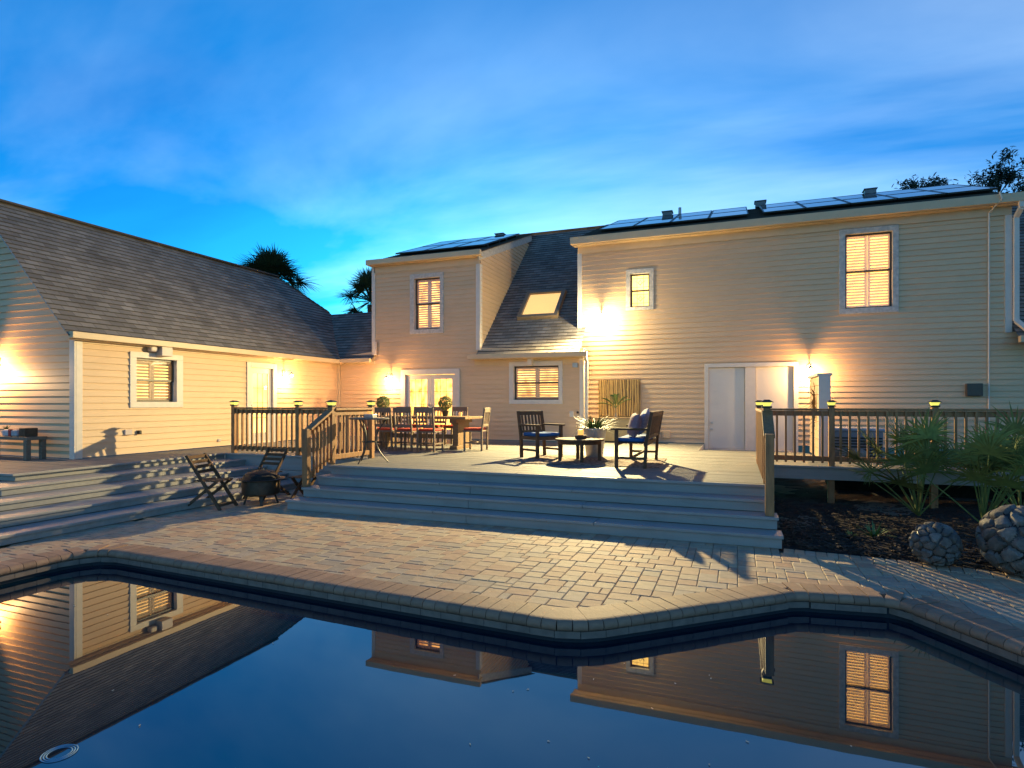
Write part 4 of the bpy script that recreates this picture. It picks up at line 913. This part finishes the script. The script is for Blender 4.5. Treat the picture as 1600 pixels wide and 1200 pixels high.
def folding(label,m):
    t=thing('folding_chair',label,'folding chair',(0,0,0),0,'folding chairs by the fire pit')
    for sx in (-1,1):
        q=MB(); q.bar((sx*.21,.36,.0),(sx*.21,-.22,.84),.03,.045); obj('frame_leg',q,m,t,local=True)   # back post runs from front foot up to the back
        q=MB(); q.bar((sx*.18,-.30,.0),(sx*.18,.28,.44),.03,.04); obj('cross_leg',q,m,t,local=True)
    for i in range(6): y=-.12+i*.075; part(t,'seat_slat',[((-.19,y,.435),(.19,y+.055,.452))],m)
    for i in range(4): z=.56+i*.075; y=-.03-.69*(z-.565)-.02; q=MB(); q.box((-.20,y-.008,z),(.20,y+.012,z+.05)); obj('back_slat',q,m,t,local=True)
    for y,z in ((.33,.05),(-.27,.03)): q=MB(); q.box((-.19,y-.012,z),(.19,y+.012,z+.04)); obj('stretcher',q,m,t,local=True)
    return t
f1=folding('slatted wooden folding chair in front of the wing steps',TEAK); f1.location=(-7.85,7.08,0); f1.rotation_euler=(0,0,R(-78))
f2=clone(f1,(-7.74,8.28,0),R(178),'folding chair with dark slats behind the fire pit')
t=thing('side_stool','small slatted wooden stool between fire pit and steps','stool',(-7.02,8.35,0))
for i in range(5): part(t,'seat_slat',[((-.20,-.18+i*.075,.37),(.20,-.125+i*.075,.388))],TEAK)
for sx in (-1,1):
    q=MB(); q.bar((sx*.15,.20,0),(sx*.15,-.14,.37),.03,.045); obj('leg',q,TEAK,t,local=True); q=MB(); q.bar((sx*.12,-.20,0),(sx*.12,.14,.37),.03,.045); obj('leg',q,TEAK,t,local=True)
# bench at the left gable with parcels
t=thing('low_bench','low grey wooden bench against the wing gable wall','bench',(-12.95,7.18,H)); 
part(t,'top',[((-.80,-.17,.37),(.76,.17,.43))],CHAIRW)
for sx in (-.70,.69):
    for sy in (-.13,.13): part(t,'leg',[((sx-.045,sy-.04,0),(sx+.045,sy+.04,.37))],CHAIRW)
q=MB(); q.box((-12.98,7.04,H+.431),(-12.56,7.30,H+.56)); t=obj('parcel',q,mat('white_wrap',(.42,.40,.42),.6,.3,9),None,bevel=.03); tag(t,'flat white parcel with red band on the low bench','parcel'); q=MB(); q.box((-12.79,7.035,H+.432),(-12.71,7.305,H+.566)); obj('red_band',q,mat('red_band',(.35,.02,.015),.6),t)
q=MB(); q.box((-12.52,7.06,H+.431),(-12.34,7.28,H+.59)); tag(obj('small_crate',q,TEAK,None,bevel=.008),'small brown box at the right end of the bench','box')
t=thing('glass_bowl','small potted plant left of the parcel on the bench','potted plant',(-13.15,7.2,H+.43)); q=MB(); q.lathe([(.001,0),(.05,0),(.08,.1),(.07,.1),(.001,.08)],16); obj('pot',q,TRIM,t,local=True); q=MB(); rg=random.Random(8)
for i in range(60):
    a=rg.uniform(0,6.28); d=Vector((math.cos(a)*.5,math.sin(a)*.5,1)); q.blade((0,0,.08),d,d.cross(Vector((0,0,1))),rg.uniform(.08,.2),.015,.2,3)
obj('foliage',q,PALE,t,local=True)
# partition, AC, rocks behind the right railing
t=thing('privacy_partition','narrow cream panelled partition beside the storage doors','partition',(1.55,13.2,H)); 
for i in range(9): part(t,'panel_board',[((-.09,-.75,.02+i*.172),(.09,.75,.188+i*.172))],SIDING,.008)
part(t,'cap',[((-.13,-.79,1.57),(.13,.79,1.62))],TRIM); part(t,'end_post',[((-.10,-.79,0),(.10,-.752,1.569))],TRIM)
t=thing('dried_wreath','dried brown plant hanging on the partition','dried plant',(1.44,12.9,H+1.0)); q=MB(); rg=random.Random(3)
for i in range(150):
    d=Vector((-.25,rg.gauss(0,.5),rg.gauss(.1,.9))).normalized(); q.blade((0,rg.gauss(0,.03),rg.gauss(0,.15)),d,Vector((1,.3,0)),rg.uniform(.08,.25),.02,.2,3)
obj('foliage',q,mat('dried_leaf',(.22,.13,.05),.8,.3),t,local=True)
t=thing('air_conditioner','grey outdoor air conditioner unit behind the right railing','air conditioner',(2.35,14.3,.02)); part(t,'cabinet',[((-.45,-.40,0),(.45,.40,1.05))],mat('ac_grey',(.25,.25,.25),.5),.02); part(t,'top_cover',[((-.48,-.43,1.05),(.48,.43,1.12))],mat('ac_lid',(.40,.40,.42),.5),.03)
for i in range(14): part(t,'grille_slat',[((-.43,-.415,.12+i*.06),(.43,-.401,.15+i*.06))],IRON,0)
rg=random.Random(21)
def rock(x,y,r,label):
    bm=bmesh.new(); bmesh.ops.create_icosphere(bm,subdivisions=2,radius=r)
    for v in bm.verts: v.co*=rg.uniform(.82,1.12); v.co.z*=.68
    q=MB(); bm.verts.index_update(); q.add([v.co for v in bm.verts],[tuple(v.index for v in f.verts) for f in bm.faces]); bm.free(); o=obj('rock',q,ROCK,None,smooth=False); o.location=(x,y,r*.45); tag(o,label,'rock','tan rocks stacked behind the right railing'); return o
for i in range(16): 
    o=rock(1.95+.28*(i%7)+rg.uniform(-.06,.06),13.05+.22*(i//7)+rg.uniform(-.05,.05),rg.uniform(.14,.21),'tan rock behind the right railing, '+names[i%7]+' from the partition in the '+('bottom','middle','top')[i//7]+' row'); o.location.z+=.14*(i//7)+.25
B_=MB(); B_.box((1.75,12.72,-.03),(6.5,14.0,.30)); tag(obj('raised_bed',B_,MULCH),kind='structure')
# ============================================================ GARDEN SPHERES
def mosaic(x,y,r,label,seed):
    rg=random.Random(seed); t=thing('garden_sphere',label,'garden sphere',(x,y,0),0,'mosaic garden spheres')
    N_=64; seeds=[]
    for i in range(N_): z=1-2*(i+.5)/N_; a=i*2.39996; s_=math.sqrt(1-z*z); seeds.append((Vector((s_*math.cos(a),s_*math.sin(a),z))+Vector((rg.gauss(0,.09),rg.gauss(0,.09),rg.gauss(0,.09)))).normalized())
    bm=bmesh.new(); bmesh.ops.create_icosphere(bm,subdivisions=5,radius=1); vd=[]
    for v in bm.verts:
        ds=sorted(((v.co.normalized()-s_).length,i) for i,s_ in enumerate(seeds))[:2]; vd.append((ds[0][1],ds[1][0]-ds[0][0]))
    lift=[rg.uniform(-.015,.02) for _ in seeds]; cells={}
    bm.verts.index_update()
    for f in bm.faces:
        c=max(set(vd[v.index][0] for v in f.verts),key=[vd[v.index][0] for v in f.verts].count); cells.setdefault(c,[]).append(f)
    for c,fs in cells.items():
        q=MB(); mp={}
        for f in fs:
            ids=[]
            for v in f.verts:
                if v.index not in mp:
                    own,e_=vd[v.index]; dep=min(1,max(0,e_-.02)/.09) if own==c else 0
                    mp[v.index]=len(q.v); q.v.append(v.co*(r*(.87+.13*dep+lift[c]*dep+rg.uniform(-.004,.004)))+Vector((0,0,r*.97)))
                ids.append(mp[v.index])
            q.f.append(tuple(ids))
        obj('stone',q,STONE,t,smooth=True,local=True)
    bm.free(); q=MB(); q.lathe([(.001,.06*r),(.5*r,.2*r),(.85*r,.6*r),(.915*r,.97*r),(.85*r,1.35*r),(.5*r,1.74*r),(.001,1.88*r)],24); obj('core',q,IRON,t,local=True)
mosaic(1.92,7.24,.225,'smaller grey stone mosaic sphere at the mulch edge',1)
mosaic(2.58,7.12,.345,'large grey stone mosaic sphere at the right edge',2)
# ============================================================ PLANTS
def fan(q,base,tip,size,rg,n=22,spread=200,fold=.25):
    base=Vector(base);tip=Vector(tip); d=(tip-base).normalized(); sd=d.cross(Vector((0,0,1)));
    if sd.length<.01: sd=Vector((1,0,0))
    sd.normalize(); nr=sd.cross(d); rot=Matrix.Rotation(rg.uniform(-.6,.6),3,d); sd=rot@sd; nr=rot@nr
    for i in range(n):
        a=R(-spread/2+spread*i/(n-1)+rg.uniform(-2,2)); dd=(d*math.cos(a)+sd*math.sin(a)+nr*fold*abs(math.sin(a))*.5+nr*rg.uniform(-.05,.05)).normalized(); ln=size*(1-.25*abs(a)/R(spread/2))*rg.uniform(.88,1.08)
        q.blade(tip,dd,dd.cross(nr),ln,size*.06,rg.uniform(.1,.45),4)
def palmetto(x,y,n,hgt,label,seed):
    rg=random.Random(seed); t=thing('palmetto',label,'palmetto',(x,y,0),0,'palmettos in front of the right walkway'); st=MB()
    for i in range(n):
        a=rg.uniform(0,2*PI); el=rg.uniform(.55,1.5); l=hgt*rg.uniform(.5,.85); d=Vector((math.cos(a)*math.cos(el),math.sin(a)*math.cos(el),math.sin(el))); tip=d*l+Vector((0,0,.15)); st.tube([(0,0,.05),tip*.5+Vector((0,0,.04)),tip],[.012,.009,.006],5)
        q=MB(); fan(q,tip*.6,tip,hgt*rg.uniform(.34,.48),rg); obj('leaf',q,GREEN,t,local=True)
    obj('stems',st,GREEN,t,local=True)
palmetto(2.45,10.0,20,1.38,'large fan leaved palmetto covering the walkway railing',1)
palmetto(3.05,9.5,18,1.25,'fan leaved palmetto behind the large mosaic sphere',2)
palmetto(3.75,10.3,18,1.35,'fan leaved palmetto at the right picture edge',6)
def tuft(x,y,h,n,label,seed,m=GREEN):
    rg=random.Random(seed); t=thing('lily_tuft',label,'plant',(x,y,0)); q=MB()
    for i in range(n):
        a=rg.uniform(0,6.28); el=rg.uniform(.5,1.4); d=Vector((math.cos(a)*math.cos(el),math.sin(a)*math.cos(el),math.sin(el))); q.blade((.03*math.cos(a),.03*math.sin(a),0),d,d.cross(Vector((0,0,1))),h*rg.uniform(.6,1.1),.022,rg.uniform(.1,.5),4)
    obj('foliage',q,m,t,local=True)
tuft(1.60,8.45,.30,46,'young strappy green plant alone in the mulch',4,mat('lily_green',(.09,.17,.04),.5,.3)); tuft(1.33,8.35,.14,24,'tiny green sprout left of the strappy plant',5)
def palm(x,y,zc,r,label,seed,n=64):
    rg=random.Random(seed); t=thing('palm_tree',label,'palm tree',(x,y,-.5),0,'cabbage palms behind the house'); q=MB(); q.tube([(x,y,-.6),(x+.1,y,zc*.5),(x,y,zc-.2)],[.24,.19,.17],10); obj('trunk',q,BARK,t)
    q=MB(); C=Vector((x,y,zc))
    for i in range(n):
        a=rg.uniform(0,6.28); el=rg.uniform(-.75,1.5); d=Vector((math.cos(a)*math.cos(el),math.sin(a)*math.cos(el),math.sin(el))); tip=C+d*r*rg.uniform(.42,.58); q.tube([C,tip],.02,4,False); fan(q,C,tip,r*rg.uniform(.42,.55),rg,26,230,.3)
    for i in range(0): a=rg.uniform(0,6.28); q.tube([C,C+Vector((math.cos(a)*.6*r,math.sin(a)*.4*r,r*.9)),C+Vector((math.cos(a)*1.0*r,math.sin(a)*.6*r,r*1.02))],.012,4)
    obj('crown',q,DARKG,t)
palm(-22.2,24,7.7,2.3,'large cabbage palm crown above the wing roof ridge',1,80); palm(-16.3,24,6.5,1.8,'smaller cabbage palm crown left of the dormer',2)
def oak(x,y,limbs,label,seed):
    rg=random.Random(seed); t=thing('oak_tree',label,'tree',(x,y,-.9)); q=MB(); q.tube([(x,y,-1),(x+.1,y,3),(x,y,6.2)],[.4,.32,.26],10); lf=MB()
    for tgt,rad,n in limbs:
        T_=Vector(tgt); s0=Vector((x,y,5.8)); mid=s0.lerp(T_,.5)+Vector((rg.uniform(-.4,.4),0,rg.uniform(-.2,.3))); q.tube([s0,mid,T_],[.14,.07,.02],6)
        for j in range(5):
            e_=T_+Vector((rg.gauss(0,rad),rg.gauss(0,rad),rg.gauss(0,rad*.6))); q.tube([mid.lerp(T_,.6),e_],[.025,.006],4)
            for c in range(n*2):
                p=e_+Vector((rg.gauss(0,.16),rg.gauss(0,.16),rg.gauss(0,.11))); d=Vector((rg.gauss(0,1),rg.gauss(0,1),rg.gauss(0,.7))); lf.blade(p,d,d.orthogonal(),rg.uniform(.13,.22),.09,.2,2)
    obj('trunk',q,BARK,t); obj('crown',lf,OAKG,t)
oak(9.6,27,[((8.5,26,9.5),.35,50),((8.8,26,10.0),.35,45),((9.6,26,9.6),.5,60),((10.2,26,8.9),.6,80),((9.9,25,8.0),.6,90),((10.0,24,6.9),.6,90),((9.2,26,9.1),.4,50),((10.8,26,9.9),.6,60)],'dark oak branches rising behind the right roof corner',3)
oak(6.6,27,[((6.0,26,9.25),.3,40),((6.55,26,9.5),.32,45),((7.0,26,9.7),.3,40),((7.5,26,9.2),.25,30)],'low dark oak crown peeping over the solar panels',5)
# pool bits
q=MB(); 
for r0 in (.085,.105,.125): q.lathe([(r0,.0),(r0+.006,.004),(r0+.012,0),(r0+.006,-.004),(r0,0)],36)
o=obj('floating_ring',q,mat('pale_blue_plastic',(.20,.36,.46),.4)); o.scale=(.6,.6,.6); o.location=(-3.32,2.06,-.162); tag(o,'pale ringed disc floating in the near left pool corner','pool float')
rg=random.Random(12); q=MB()
for i in range(40):
    x=rg.gauss(-.3,1.0); y=rg.uniform(2.2,4.2); 
    if i%4==0: x=rg.uniform(-6,2)
    if not inside(x,y,pw): continue
    T=Matrix.Translation((x,y,-.161))@Matrix.Rotation(rg.uniform(0,6.28),4,'Z'); l=rg.uniform(.003,.009); q.box((-l,-.0015,-.001),(l,.0015,.002),T)
tag(obj('floating_debris',q,mat('pale_petals',(.45,.42,.34),.7)),'tiny pale petals and specks floating on the pool','debris',kind='stuff')
